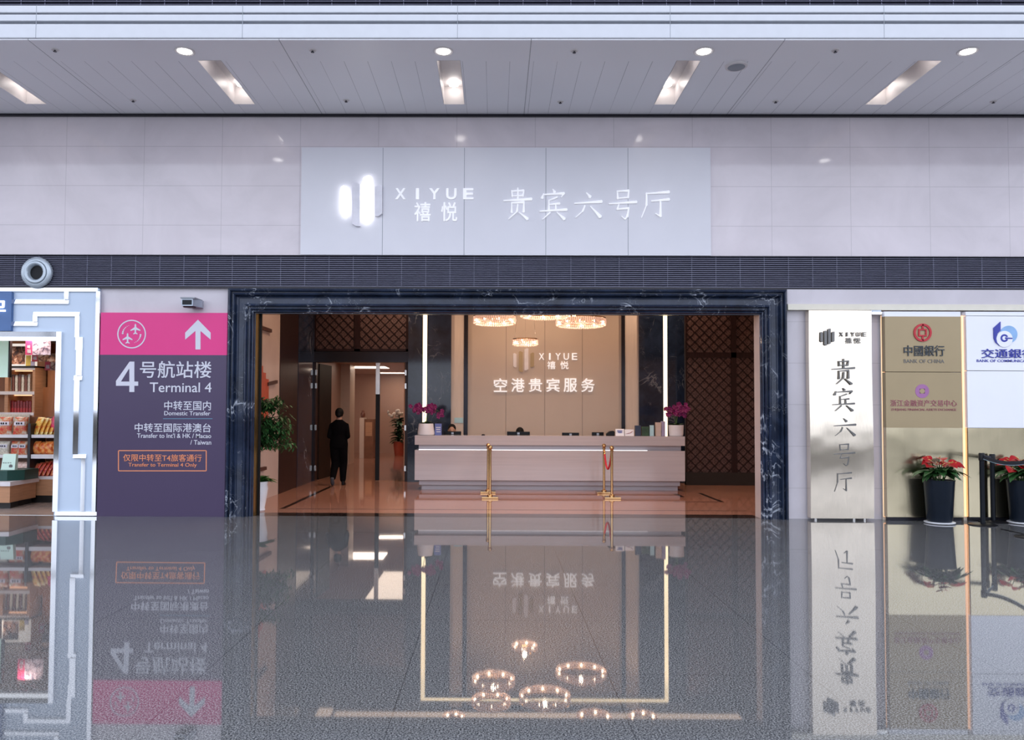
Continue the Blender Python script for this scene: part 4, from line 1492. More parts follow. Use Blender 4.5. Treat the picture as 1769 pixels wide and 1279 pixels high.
# ------------------------------------------------------------------ chandeliers
def chandelier(cx, cy, cz, dia, label):
    t = thing('ring_chandelier', (cx, cy, cz), label, 'chandelier', 'crystal ring chandeliers in the lobby')
    r = dia / 2
    hh = .16 if dia > .6 else .13
    mb = MB()
    mb.lathe([(r - .02, hh), (r, hh), (r, hh - .02), (r - .02, hh - .02)], (cx, cy, cz), 40, caps=False)
    mb.lathe([(r - .09, hh * .5), (r - .075, hh * .5), (r - .075, hh * .5 - .012), (r - .09, hh * .5 - .012)], (cx, cy, cz), 40, caps=False)
    for k in range(3):
        a = 2 * PI * k / 3
        mb.box(cx + (r - .09) * math.cos(a) - .006, cy + (r - .09) * math.sin(a) - .006, cz + hh * .5 - .01, cx + (r - .02) * math.cos(a) + .006, cy + (r - .02) * math.sin(a) + .006, cz + hh * .5)
    mb.build('ring_frame', 'brass', t)
    cr = MB()
    n = int(64 * dia / .8)
    for rr, z0, z1, nn in ((r, 0.012, hh - .02, n), (r * .9, -.012, .02, n)):
        for i in range(nn):
            a = 2 * PI * i / nn
            w = rr * PI / nn * .72
            c, s = math.cos(a), math.sin(a)
            px, py = cx + rr * c, cy + rr * s
            tx, ty = -s * w, c * w
            cr.add([(px - tx, py - ty, cz + z1), (px + tx, py + ty, cz + z1), (px + tx, py + ty, cz + z0 + .012), (px, py, cz + z0), (px - tx, py - ty, cz + z0 + .012),
                    (px + c * .008, py + s * .008, cz + (z0 + z1) / 2), (px - c * .008, py - s * .008, cz + (z0 + z1) / 2)],
                   [(0, 1, 5), (1, 2, 5), (2, 3, 5), (3, 4, 5), (4, 0, 5), (1, 0, 6), (2, 1, 6), (3, 2, 6), (4, 3, 6), (0, 4, 6)])
    cr.build('crystals', 'crystal', t)
    nb = max(6, int(9 * dia / .8))
    for i in range(nb):
        a = 2 * PI * (i + .3) / nb
        MB().ball((cx + (r - .05) * math.cos(a), cy + (r - .05) * math.sin(a), cz + hh * .42), .022, 8).build('bulb', 'bulb', t)
    wr = MB()
    for k in range(3):
        a = 2 * PI * k / 3 + .5
        wr.tube([(cx + (r - .01) * math.cos(a), cy + (r - .01) * math.sin(a), cz + hh), (cx + .03 * math.cos(a), cy + .03 * math.sin(a), ZL)], .002, 4)
    wr.build('cables', 'steel', t)


def ch_at(px, py, Y, dia, label):
    c = P(px, py, Y)
    point_light('chandelier_light', (c.x, Y, c.z + .12), 16, WARM, .04)
    chandelier(c.x, Y, c.z - .08, dia, label)


ch_at(854.5, 553, 14.5, .78, 'crystal ring chandelier at left under the doorway lintel')
ch_at(1003.5, 557, 15.0, .95, 'crystal ring chandelier at right under the doorway lintel')
ch_at(942, 541, 13.8, .88, 'crystal ring chandelier in the middle half hidden by the lintel')
ch_at(907.5, 590, 15.5, .50, 'smallest and lowest crystal ring chandelier above the wall emblem')
chandelier(-.05, 14.45, 3.55, .7, 'crystal ring chandelier above the lintel seen only mirrored at middle left')
chandelier(1.75, 14.0, 3.68, .62, 'crystal ring chandelier above lintel seen only mirrored at right')
chandelier(2.6, 14.0, 3.68, .5, 'crystal ring chandelier above lintel seen only mirrored at far right')
chandelier(-.7, 14.0, 3.7, .4, 'small crystal ring chandelier above lintel seen only mirrored at left')

# ------------------------------------------------------------------ brass rope posts
def rope_post(c, label):
    t = thing('rope_post', (c.x, c.y, 0), label, 'rope barrier post', 'brass rope posts before the counter')
    q = (c.x, c.y, 0)
    MB().box(c.x - .15, c.y - .15, 0, c.x + .15, c.y + .15, .035).build('base', 'brass', t, bevel=.006)
    MB().lathe([(.05, .035), (.05, .06), (.03, .075)], q, 20).build('collar', 'brass', t, 40)
    MB().lathe([(.024, .07), (.024, .86), (.034, .865), (.034, .885), (.02, .895)], q, 20).build('pole', 'brass', t, 40)
    MB().ball((c.x, c.y, .93), .042, 18).build('finial', 'brass', t, 80)


pl0, pl1 = G(843, 851.5), G(846.5, 861)
pr0, pr1 = G(1043.5, 852.5), G(1057, 861.5)
rope_post(pl1, 'nearer brass rope post of the left pair before the counter')
rope_post(pl0, 'farther brass rope post of the left pair, behind its twin')
rope_post(pr1, 'nearer brass rope post of the right pair, red rope attached')
rope_post(pr0, 'farther brass rope post of the right pair, red rope attached')


def rope(a, b, z, sag, label):
    d = (b - a)
    d.z = 0
    u = d.normalized()
    a, b = a + u * .036, b - u * .036
    n = 16
    pts = [Vector((a.x + (b.x - a.x) * i / n, a.y + (b.y - a.y) * i / n, z - sag * (1 - (2 * i / n - 1) ** 2))) for i in range(n + 1)]
    t = thing('velvet_rope', a, label, 'rope')
    MB().tube(pts, .018, 10).build('rope', 'rope', t, 80)
    for k, s in ((0, 1), (-1, -1)):
        MB().tube([pts[k], pts[k + s]], .022, 10).build('end_cap', 'brass', t, 40)


rope(pr1.copy(), pr0.copy(), .84, .33, 'red velvet rope hanging between the right pair of brass posts')

# ------------------------------------------------------------------ tree in a white pot
c = G(449, 886)
c = Vector((X(447, 12.62), 12.62, 0))
t = thing('potted_tree', c, 'leafy green tree in white ribbed pot just inside the left doorway jamb', 'potted tree')
pr = [(.11, 0), (.125, .02), (.115, .05), (.145, .22), (.165, .36), (.155, .42), (.17, .45), (.17, .47), (.15, .47), (.145, .42)]
MB().lathe(pr, c, 32).build('pot', 'pot_white', t, 40)
MB().lathe([(.145, .42), (0, .43)], c, 20, caps=False).build('soil', 'soil', t)
random.seed(31)
mb = MB()
for i in range(42):
    a = random.uniform(0, 2 * PI)
    mb.leaf(c + Vector((.05 * math.cos(a), .05 * math.sin(a), .43)), (math.cos(a), math.sin(a), random.uniform(.6, 1.8)), random.uniform(.24, .36), .11, .5, heart=True)
mb.build('undergrowth', 'leaf2', t)
br = MB()
fo = MB()
br.tube([c + Vector((-.02, 0, .42)), c + Vector((-.05, .02, .9)), c + Vector((-.03, .03, 1.35)), c + Vector((.02, .02, 1.75))], [.026, .022, .018, .012], 8)
ends = []
for i in range(64):
    zz = random.uniform(1.0, 1.78)
    a = random.uniform(0, 2 * PI)
    L = random.uniform(.15, .56) * (1.0 if zz < 1.6 else .85)
    b0 = c + Vector((-.03, .03, zz))
    e_ = b0 + Vector((math.cos(a) * L + .10, math.sin(a) * L * .55 + (.12 if math.sin(a) < 0 else 0), random.uniform(-.10, .2)))
    if e_.x < -3.78 and e_.y < YW + .35:
        e_.y = YW + .36
    if e_.x < LX + .2:
        e_.x = LX + .2
    br.tube([b0, (b0 + e_) / 2 + Vector((0, 0, .05)), e_], [.008, .006, .003], 5)
    ends.append((b0, e_))
for b0, e_ in ends:
    for k in range(36):
        q = b0.lerp(e_, random.uniform(.35, 1.06)) + Vector((random.gauss(0, .035), random.gauss(0, .035), random.gauss(0, .035)))
        a = random.uniform(0, 2 * PI)
        fo.leaf(q, (math.cos(a), math.sin(a), random.uniform(-.8, .3)), random.uniform(.06, .10), random.uniform(.028, .042), .35)
br.build('trunk', 'trunk', t, 60)
fo.build('foliage', 'leaf', t)

# ================================================================== PEOPLE
def remesh(mb, vox, name, m, parent, smooth_it=6):
    o = mb.build(name, m, parent)
    r = o.modifiers.new('r', 'REMESH')
    r.mode, r.voxel_size = 'VOXEL', vox
    s = o.modifiers.new('s', 'SMOOTH')
    s.factor, s.iterations = .5, smooth_it
    bpy.context.view_layer.update()
    me = bpy.data.meshes.new_from_object(o.evaluated_get(bpy.context.evaluated_depsgraph_get()))
    o.modifiers.clear()
    o.data = me
    if not me.materials:
        me.materials.append(M[m])
    me.polygons.foreach_set('use_smooth', [True] * len(me.polygons))
    return o


def limb(mb, pts, rad, seg=14):
    pts = [Vector(p) for p in pts]
    for i in range(len(pts) - 1):
        a, b = pts[i], pts[i + 1]
        n = 6
        mb.tube([a.lerp(b, k / n) for k in range(n + 1)], [rad[i] + (rad[i + 1] - rad[i]) * k / n for k in range(n + 1)], seg)
    for p, r in zip(pts, rad):
        mb.ball(p, r, seg)


def loft(mb, rings, seg=20):
    rs = []
    for (x, y, zz, rx, ry) in rings:
        rs.append([(x + rx * math.cos(2 * PI * k / seg), y + ry * math.sin(2 * PI * k / seg), zz) for k in range(seg)])
    mb.rings(rs)


def head(mb, hc, f, s=1.0):
    """skull with nose, brow, chin and ears; f = facing (+1 looks to +y)"""
    mb.ball(hc, .098 * s, 18, (.80, .98, 1.12))
    mb.ball(hc + Vector((0, f * .03, -.055)) * s, .07 * s, 14, (.82, 1, 1))
    mb.ball(hc + Vector((0, f * .062, -.092)) * s, .026 * s, 10)
    mb.tube([hc + Vector((0, f * .092, .005)) * s, hc + Vector((0, f * .112, -.03)) * s], [.009 * s, .015 * s], 8)
    mb.ball(hc + Vector((0, f * .088, -.062)) * s, .016 * s, 10, (1.4, .7, .6))
    for q in (-1, 1):
        mb.ball(hc + Vector((q * .084, -f * .005, -.012)) * s, .024 * s, 8, (.45, .8, 1.2))


def hand(mb, wrist, d, side, palm_n):
    """palm, four curled fingers and a thumb; d = pointing direction"""
    d = Vector(d).normalized()
    n = Vector(palm_n).normalized()
    w = d.cross(n).normalized()
    limb(mb, [wrist, wrist + d * .035, wrist + d * .085], [.024, .028, .030], 10)
    for i, L in enumerate((.068, .078, .073, .058)):
        b = wrist + d * .088 + w * (i - 1.5) * .019
        m1 = b + d * L * .5 + n * .006
        e_ = m1 + (d * .7 + n * .7).normalized() * L * .55
        limb(mb, [b, m1, e_], [.0095, .009, .0075], 8)
    b = wrist + d * .03 + w * side * .026
    limb(mb, [b, b + (d * .7 + w * side * .8).normalized() * .035, b + (d * .95 + w * side * .5).normalized() * .065], [.011, .010, .008], 8)


# woman walking into the corridor, back to the camera
f0 = G(596, 838.5)
bx, by = X(586, f0.y), f0.y
t = thing('person', (bx, by, 0), 'person in black suit walking away into corridor, seen from behind', 'person')
hc = Vector((bx + .003, by + .03, 1.535))
lh, rh = Vector((bx - .085, by, .86)), Vector((bx + .085, by, .86))
lk, rk = Vector((bx - .08, by + .05, .47)), Vector((bx + .085, by + .09, .47))
la, ra = Vector((bx - .085, by - .20, .15)), Vector((bx + .095, by + .0, .085))
ls, rs_ = Vector((bx - .155, by + .01, 1.295)), Vector((bx + .155, by + .01, 1.295))
le, re_ = Vector((bx - .205, by - .03, 1.05)), Vector((bx + .205, by - .03, 1.05))
lw, rw = Vector((bx - .15, by + .20, 1.02)), Vector((bx + .15, by + .20, 1.02))
body = MB()
head(body, hc, 1)
limb(body, [hc + Vector((0, -.015, -.06)), (bx, by, 1.36)], [.056, .06])
loft(body, [(bx, by, .82, .15, .10), (bx, by, .95, .165, .11), (bx, by, 1.1, .125, .09), (bx, by, 1.25, .155, .1), (bx, by, 1.36, .13, .07), (bx, by, 1.40, .06, .05)])
for h_, k_, a_ in ((lh, lk, la), (rh, rk, ra)):
    limb(body, [h_, k_, a_], [.075, .05, .035])
for s_, e_, w_ in ((ls, le, lw), (rs_, re_, rw)):
    limb(body, [s_, e_, w_], [.05, .036, .024])
hand(body, lw, (.35, 1, .1), 1, (0, 0, -1))
hand(body, rw, (-.35, 1, .1), -1, (0, 0, -1))
bo = remesh(body, .009, 'body', 'skin', t, 3)
hr = MB()
hr.ball(hc + Vector((0, -.012, .022)), .108, 18, (.86, 1.0, 1.03))
hr.ball(hc + Vector((0, -.085, -.03)), .058, 14, (1.05, .9, .9))
remesh(hr, .009, 'hair', 'hair', t, 4)
jk = MB()
loft(jk, [(bx, by, .80, .196, .13), (bx, by, .88, .20, .135), (bx, by, .97, .188, .125), (bx, by, 1.08, .148, .108), (bx, by, 1.2, .172, .118), (bx, by, 1.27, .178, .11), (bx, by, 1.33, .168, .10), (bx, by, 1.37, .125, .085), (bx, by, 1.41, .07, .068)])
for s_, e_, w_ in ((ls, le, lw), (rs_, re_, rw)):
    limb(jk, [s_ + Vector((0, 0, -.01)), e_, e_.lerp(w_, .8)], [.060, .050, .040])
remesh(jk, .011, 'jacket', 'suit', t, 9)
tr = MB()
loft(tr, [(bx, by, .78, .17, .115), (bx, by, .86, .185, .125), (bx, by, .95, .17, .115)])
for h_, k_, a_ in ((lh, lk, la), (rh, rk, ra)):
    limb(tr, [h_ + Vector((0, 0, -.02)), k_, k_.lerp(a_, .9)], [.112, .090, .066])
remesh(tr, .011, 'trousers', 'suit', t, 5)
sh = MB()
loft(sh, [(bx + .10, by + .07, .003, .042, .12), (bx + .10, by + .07, .03, .044, .125), (bx + .10, by + .03, .06, .04, .075), (bx + .098, by + .0, .105, .038, .045)])
sh.build('shoe', 'black', t, 60)
sh = MB()
rr = []
for k, (d, r1, r2) in enumerate(((0, .03, .02), (.02, .042, .03), (.09, .038, .028), (.16, .046, .03), (.23, .03, .02), (.245, .012, .01))):
    # foot tipped up on its toe, heel high, sole facing the viewer
    q = la + Vector((-.002, -.05 + d * .32, .03 - d * .70))
    rr.append([q + Vector((r1 * math.cos(2 * PI * j / 14), r2 * .9 * math.sin(2 * PI * j / 14), r2 * .4 * math.sin(2 * PI * j / 14))) for j in range(14)])
sh.rings(rr)
sh.build('shoe', 'sole', t, 60)


def seated(px, pyt, Y, label, facing, tilt):
    """clerk seated behind the counter, facing the viewer; the top of the head is at pixel pyt"""
    ht = P(px, pyt, Y)
    t = thing('person', (ht.x, Y, 0), label, 'person', 'clerks seated behind the counter')
    x = ht.x
    hc = Vector((x, Y - .06, ht.z - .12))
    sz = hc.z - .26
    b = MB()
    head(b, hc, -1)
    limb(b, [hc + Vector((0, .015, -.06)), (x, Y, sz + .06)], [.055, .06])
    loft(b, [(x, Y + .03, .46, .17, .14), (x, Y + .03, .6, .15, .11), (x, Y + .01, sz - .2, .155, .105), (x, Y, sz, .15, .085), (x, Y, sz + .06, .07, .06)])
    for q in (-1, 1):
        s_ = Vector((x + q * .18, Y, sz - .01))
        e_ = Vector((x + q * .23, Y - .05, sz - .27))
        w_ = Vector((x + q * .12, Y - .14, .80))
        limb(b, [s_, e_, w_], [.05, .038, .026])
        hand(b, w_, (-q * .2, -1, -.15), -q, (0, 0, -1))
        hp, kn, an = Vector((x + q * .09, Y + .02, .50)), Vector((x + q * .11, Y - .02 + .40, .50)), Vector((x + q * .11, Y + .38, .09))
        kn = Vector((x + q * .10, Y - .16, .47))
        an = Vector((x + q * .10, Y - .05, .08))
        limb(b, [hp, kn, an], [.085, .06, .04])
        limb(b, [an + Vector((0, .03, -.04)), an + Vector((0, -.12, -.05))], [.035, .03])
    remesh(b, .010, 'body', 'skin', t, 3)
    h = MB()
    h.ball(hc + Vector((0, .022 if facing < 0 else -.02, .028)), .104, 18, (.88, 1.0 if facing < 0 else 1.12, 1.02))
    remesh(h, .009, 'hair', 'hair', t, 3)
    j = MB()
    loft(j, [(x, Y + .03, .44, .19, .16), (x, Y + .03, .6, .172, .13), (x, Y + .01, sz - .2, .175, .122), (x, Y, sz, .18, .10), (x, Y, sz + .055, .085, .075)])
    for q in (-1, 1):
        s_ = Vector((x + q * .18, Y, sz - .01))
        e_ = Vector((x + q * .23, Y - .05, sz - .27))
        w_ = Vector((x + q * .12, Y - .14, .80))
        limb(j, [s_, e_, e_.lerp(w_, .85)], [.066, .052, .04])
    remesh(j, .012, 'jacket', 'suit', t, 4)
    k = MB()
    for q in (-1, 1):
        hp, kn, an = Vector((x + q * .09, Y + .02, .50)), Vector((x + q * .10, Y - .16, .47)), Vector((x + q * .10, Y - .05, .10))
        limb(k, [hp, kn, an], [.105, .082, .06])
    remesh(k, .012, 'trousers', 'suit', t, 4)


seated(781, 733.5, 17.42, 'person with black hair seated at left end behind the counter, forehead showing', -1, 0)
seated(898, 739, 17.42, 'person seated behind the wide middle monitor, only black hair top showing', 1, 0)

# ================================================================== SHOP AT LEFT
YQ = YW - .06
XS1 = X(171, YW) - .002
XQ = X(97, YQ, 700)
zq0, zq1 = 0, Z_vent_bot - .021
zo = Z(589, YQ, 50)
t = thing('shop_surround', (X(135, YQ), YQ, 0), 'pale blue shop portal with stepped mirror chrome strips at left edge', 'shop front')
MB().box(XQ, YQ, 0, XS1, YW + .2, zq1).build('side_panel', 'blue_panel', t)
MB().box(XL + 1.5, YQ, zo + .05, XQ, YW + .2, zq1).build('head_panel', 'blue_panel', t)


def chrome(px0, py0, px1, py1, d=.03, name='chrome_strip', m='chrome', lean=(0, 0)):
    x0, z0, x1, z1 = rect(px0, py0, px1, py1, YQ)
    z0 = max(z0, 0)
    mb = MB()
    mb.box(x0, YQ - d, z0, x1, YQ - .0005, z1)
    # tilt the face a little so that it mirrors the hall
    vs = []
    for v in mb.v:
        v = list(v)
        if v[1] < YQ - d / 2:
            v[1] += lean[0] * (v[0] - x0) + lean[1] * (v[2] - z0)
        vs.append(tuple(v))
    mb.v = vs
    return mb.build(name, m, t)


def hchrome(px0, py0, px1, py1, d=.03, k=.25):
    chrome(px0, py0, px1, py1, d, lean=(0, k))


def vchrome(px0, py0, px1, py1, d=.03, k=.06):
    chrome(px0, py0, px1, py1, d, lean=(k, 0))


hchrome(-60, 497.5, 170, 504, .03)
vchrome(163.5, 504, 170.3, 884, .03)
hchrome(97, 884, 170, 890.5, .04, .1)
vchrome(97, 574, 105.5, 884, .05)
hchrome(-60, 573.5, 105, 582, .03, -.2)
hchrome(20, 518, 120, 525.5)
vchrome(112.5, 504, 120, 518)
hchrome(18, 556, 66, 563.5)
vchrome(58.5, 547, 66, 556)
hchrome(58.5, 539.3, 138.5, 547)
vchrome(131, 547, 138.5, 583)
vchrome(132, 583, 144, 605)
vchrome(133, 605, 143, 649)
hchrome(128.5, 649, 143, 657)
vchrome(128.5, 657, 137.5, 785)
hchrome(127.5, 785, 150, 791.5)
vchrome(141, 791.5, 148, 883.5)
chrome(-60, 582.5, 100, 589, .04, 'soffit_light', 'led_white')
x0, z0, x1, z1 = rect(-60, 504.5, 20, 572, YQ - .05)
s = thing('shop_sign', ((x0 + x1) / 2, YQ - .05, z0), 'blue shop sign with a white character cut by the left edge', 'sign')
MB().box(x0, YQ - .06, z0, x1, YQ - .001, z1).build('board', 'shopsign', s)
write('卫', (-16, 520, 10, 538.5), YQ - .0605, 'bright', s, depth=.012, bold=.03)

# shop shell
zc_s = 3.0
slab('floor_shop', 'shopfloor', XL, YW + .05, -.2, X(171, YW), 17.2, .0)
slab('ceiling_shop', 'shopceil', XL, YW + .2, zc_s, X(171, YW), 17.2, zc_s + .1)
slab('wall_shop_back', 'shopwall', XL, 16.6, 0, X(171, YW), 16.8, zc_s)
slab('wall_shop_left', 'shopwall', XL - .2, YW, 0, XL, 16.8, zc_s + 3)
slab('wall_shop_right', 'shopwall', X(171, YW), YW + .2, 0, X(171, YW) + .1, 16.8, zc_s)
o = MB().box(XL, YW - .02, 0, XQ, YW + .05, .006).build('threshold', 'steel')
tag(o, 'thin bright metal threshold across the shop opening', 'threshold')


def shelf_unit(px0, px1, Y, depth, shelves, base, label, post=None):
    """gondola with white shelves at pixel heights and a wooden base"""
    x0, x1 = X(px0, Y, 800), X(px1, Y, 800)
    t = thing('shelf_unit', ((x0 + x1) / 2, Y, 0), label, 'shelf unit')
    for a, b in shelves:
        MB().box(x0, Y, Z(b, Y), x1, Y + depth, Z(a, Y)).build('shelf', 'shelfwhite', t)
    MB().box(x0, Y, Z(base[1], Y), x1, Y + depth, Z(base[0], Y)).build('base', 'shelfwood', t)
    MB().box(x0 + .01, Y + .02, 0, x1 - .01, Y + depth, Z(base[1], Y)).build('plinth', 'plinth', t)
    MB().box(x0, Y + depth, 0, x1, Y + depth + .03, Z(724, Y)).build('back_panel', 'cabinet', t)
    if post:
        for a, b in post:
            MB().box(X(a, Y, 800), Y - .02, 0, X(b, Y, 800), Y + depth, Z(735, Y)).build('post', 'postdark', t)
    return t


YH = 13.6
SD = .45
shelf_unit(53, 112, YH, SD, [(754.5, 760), (789, 796), (827, 832)], (832, 860), 'shelf unit of orange and red snack bags beside the chrome shop portal', [(48, 52.5)])
shelf_unit(-40, 47.5, YH, SD, [(754.5, 760), (790, 795), (830, 834)], (834, 860), 'shelf unit of labelled snack bags left of the dark post')


def bag(name, x, y, z0, w, h, d, m, label, group, lean=.3, yawv=0.0, lab=None, squash=1.0):
    """a pillow pack standing on a shelf: flat sealed ends, swollen middle"""
    n, q = 7, 12
    rings = []
    for i in range(n + 1):
        tt = i / n
        sw = math.sin(PI * tt) ** .6
        ww = w / 2 * (1 - .10 * sw)
        dd = d / 2 * sw + .003
        ring = []
        for k in range(q):
            a = 2 * PI * k / q
            cx_, sy_ = math.cos(a), math.sin(a)
            xx = ww * (abs(cx_) ** .6) * (1 if cx_ > 0 else -1)
            yy_ = dd * (abs(sy_) ** .8) * (1 if sy_ > 0 else -1)
            yy_ += lean * h * tt
            xr = xx * math.cos(yawv) - yy_ * math.sin(yawv)
            yr = xx * math.sin(yawv) + yy_ * math.cos(yawv)
            ring.append((x + xr, y + yr, z0 + h * tt))
        rings.append(ring)
    mb = MB().rings(rings)
    o = mb.build(name, m, smooth=60)
    tag(o, label, 'snack bag', group)
    if lab:
        lb_ = MB()
        a, b = .52, .74
        lb_.add([(x - w * .36, y + lean * h * a - d * .5 - .008, z0 + h * a), (x + w * .36, y + lean * h * a - d * .5 - .008, z0 + h * a),
                 (x + w * .36, y + lean * h * b - d * .42 - .01, z0 + h * b), (x - w * .36, y + lean * h * b - d * .42 - .01, z0 + h * b)], [(0, 1, 2, 3)])
        l2 = lb_.build('paper_label', 'label', o)
        mb2 = MB()
        yl = y + lean * h * (a + .11) - d * .5 - .011
        for dx in (-.2, -.05, .14):
            mb2.box(x + w * dx, yl - .006, z0 + h * .58, x + w * (dx + .09), yl - .004, z0 + h * .69)
        mb2.build('printed_digits', 'black', l2)
    return o


random.seed(9)
def shelf_z(py):
    return Z(py, YH) + .001


s_ = YH / FPX
# right bay, top shelf: leaning row of yellow-orange bags
for i in range(6):
    x = X(60 + i * 6.2, YH + .1, 740)
    bag('snack_bag', x, YH + .09 + .03 * i, shelf_z(754.5), .20, .30 - .012 * i, .045, 'bag_yellow',
        ['front leftmost', 'second from left', 'third from left', 'fourth from left', 'fifth from left', 'rightmost'][i] + ' yellow and red snack bag on the top shelf by the chrome portal',
        'yellow snack bags on the top shelf', .42, -.5)
# middle shelf: big puffy orange bags
for i, (px, w, nm) in enumerate(((63, .17, 'left'), (74, .19, 'middle'), (86, .19, 'right'), (96, .17, 'far right'))):
    bag('snack_bag', X(px, YH + .14, 780), YH + .12 + .03 * (i % 2), shelf_z(789), w, .225 - .01 * (i % 2), .13, 'bag_orange', nm + ' puffy orange snack bag on the middle shelf by the portal', 'orange snack bags on the middle shelf', .12, random.uniform(-.3, .3))
# lower shelf: red bags leaning
for i in range(7):
    x = X(57 + i * 6.0, YH + .1, 815)
    bag('snack_bag', x, YH + .07 + .025 * i, shelf_z(827), .20, .215 + .014 * i, .04, 'bag_red',
        ['first', 'second', 'third', 'fourth', 'fifth', 'sixth', 'seventh'][i] + ' red snack bag from the dark post on the low shelf',
        'red snack bags on the low shelf', .55, -.55)
tag(MB().ball((X(95, YH + .2, 735), YH + .25, shelf_z(754.5) + .17), .11, 12, (1, .8, 1.5)).build('gift_bag', 'bag_pink', smooth=60), 'deep pink gift bag beside the chrome portal on the top shelf', 'gift bag')
# left bay
for i, px in enumerate((-18, 8, 34.5)):
    nm = ('cut off by the left edge', 'middle', 'beside the dark post')[i]
    bag('snack_bag', X(px, YH + .1, 740), YH + .10, shelf_z(754.5), .25, .30, .10, 'bag_mix', 'labelled red snack bag ' + nm + ' on the top left shelf', 'labelled bags on the top left shelf', .15, 0, True)
for i, px in enumerate((5, 22, 39)):
    bag('snack_bag', X(px, YH + .3, 725), YH + .33, shelf_z(754.5), .22, .345, .08, 'packet_clear', ('left', 'middle', 'right')[i] + ' clear packet standing behind the labelled bags', 'clear packets behind the labelled bags', .05, 0)
for i, px in enumerate((6, 26, 39)):
    bag('snack_bag', X(px, YH + .1, 775), YH + .11, shelf_z(790), .16 if i else .2, .235, .08, ('packet_clear', 'bag_mix', 'bag_mix')[i], ('left pale', 'middle green and red', 'right orange and red')[i] + ' labelled bag on the second left shelf', 'labelled bags on the second left shelf', .12, 0, True)
for i, px in enumerate((30, 41)):
    bag('snack_bag', X(px, YH + .1, 815), YH + .12, shelf_z(830), .15, .27, .09, 'bag_pale', ('left', 'right')[i] + ' pale pink bag on the lowest left shelf behind green tray', 'pale pink bags on the lowest left shelf', .1, 0)

# tall wall cabinet behind
YV = 15.3
x0, x1 = X(-40, YV, 680), X(59.5, YV, 680)
t = thing('wall_cabinet', ((x0 + x1) / 2, YV, 0), 'tall orange wooden cabinet with lit shelves of packets at the back of shop', 'cabinet')
MB().box(x0, YV + .45, 0, x1, YV + .5, Z(585, YV)).build('back_panel', 'shopwall', t)
for a, b in ((8, 14), (55.5, 60)):
    MB().box(X(a, YV, 680), YV, 0, X(b, YV, 680), YV + .45, Z(638, YV)).build('upright', 'shelfwood', t)
for a, b in ((637, 642), (679.5, 685), (716, 721)):
    MB().box(x0, YV - .01, Z(b, YV), x1, YV + .45, Z(a, YV)).build('shelf', 'shelfwhite', t)
MB().box(x0, YV - .02, Z(638.5, YV), x1, YV + .45, Z(635, YV)).build('dark_rail', 'plinth', t)
for a in (642, 685):
    MB().box(X(14, YV, 680), YV + .2, Z(a + 1.8, YV), X(55, YV, 680), YV + .24, Z(a, YV)).build('shelf_lamp', 'led_orange', t)
MB().box(x0, YV, 0, x1, YV + .45, Z(735, YV)).build('base', 'shelfwood', t)
t = thing('picture_lightbox', (X(36, YV - .03), YV - .03, Z(635, YV)), 'lit picture box of food above the wall cabinet shelves', 'light box')
MB().pbox(15, 594, 59.5, 634.5, YV + .03, .1).build('box', 'lightbox', t)
MB().pbox(17, 598.5, 43, 629.5, YV + .015, .014).build('picture', 'pic', t)
MB().pbox(44.5, 614, 53, 633.5, YV + .015, .014).build('yellow_print', 'yellow', t)
MB().pbox(53, 624, 59.5, 634, YV + .015, .014).build('lavender_print', 'lavprint', t)
for i in range(7):
    px = 18.5 + i * 5.4
    x = X(px, YV + .1, 660)
    o = MB().box(x - .025, YV + .08, Z(679.5, YV) + .001, x + .025, YV + .28, Z(649 + (i % 3), YV)).build('food_packet', 'packet_brown' if i % 2 else 'packet_clear', bevel=.006)
    tag(o, ('leftmost', 'second', 'third', 'fourth', 'fifth', 'sixth', 'rightmost')[i] + ' upright brown packet on the upper lit cabinet shelf', 'packet', 'brown packets on the upper cabinet shelf')
for i in range(8):
    px = 17.5 + i * 5.0
    x = X(px, YV + .1, 700)
    o = MB().box(x - .024, YV + .08, Z(716, YV) + .001, x + .024, YV + .25, Z(695 + (i * 7 % 3), YV)).build('food_packet', 'packet_red', bevel=.006)
    tag(o, ('leftmost', 'second', 'third', 'fourth', 'fifth', 'sixth', 'seventh', 'rightmost')[i] + ' dark red packet on the lower lit cabinet shelf', 'packet', 'dark red packets on the lower cabinet shelf')
t = thing('tall_cupboard', (X(80, 15.6), 15.6, 0), 'plain orange wooden cupboard right of the lit wall cabinet', 'cupboard')
x0, x1 = X(59.5, YV, 680) + .08, X(125, 15.6, 700)
MB().box(x0, 15.6, 0, x1, 16.1, Z(622, 15.6)).build('body', 'shopwall', t)
xx = X(67, 15.6, 700)
MB().box(xx, 15.585, .05, x1, 15.6, Z(672, 15.6)).build('door', 'shopwall', t)
MB().box(xx - .025, 15.59, .05, xx, 15.6, Z(672, 15.6)).build('door_gap', 'plinth', t)
# hanging posters
def poster(px0, py0, px1, py1, Y, split, m0, m1, word, label):
    x0, z0, x1, z1 = rect(px0, py0, px1, py1, Y)
    t = thing('hanging_poster', ((x0 + x1) / 2, Y, z0), label, 'poster', 'hanging red food posters')
    xm = X(split, Y, (py0 + py1) / 2)
    MB().box(x0, Y, z0, xm, Y + .015, z1).build('title_band', m0, t)
    MB().box(xm, Y, z0, x1, Y + .015, z1).build('picture', m1, t)
    mb = MB()
    w = (px0 + split) / 2
    text_into(mb, word[-1], rect(w - 3.4, py1 - 9.5, w + 3.4, py1 - 3, Y - .0005), Y - .0005, .003, .01)
    if len(word) > 1 and py1 - py0 > 18:
        text_into(mb, word[0], rect(w - 2.6, py1 - 17, w + 2.6, py1 - 11, Y - .0005), Y - .0005, .003, .01)
    mb.build('lettering', 'white', t)
    mb = MB()
    for xx in (x0 + .03, x1 - .03):
        mb.tube([(xx, Y + .007, z1), (xx, Y + .007, zc_s)], .002, 4)
    mb.build('wires', 'steel', t)


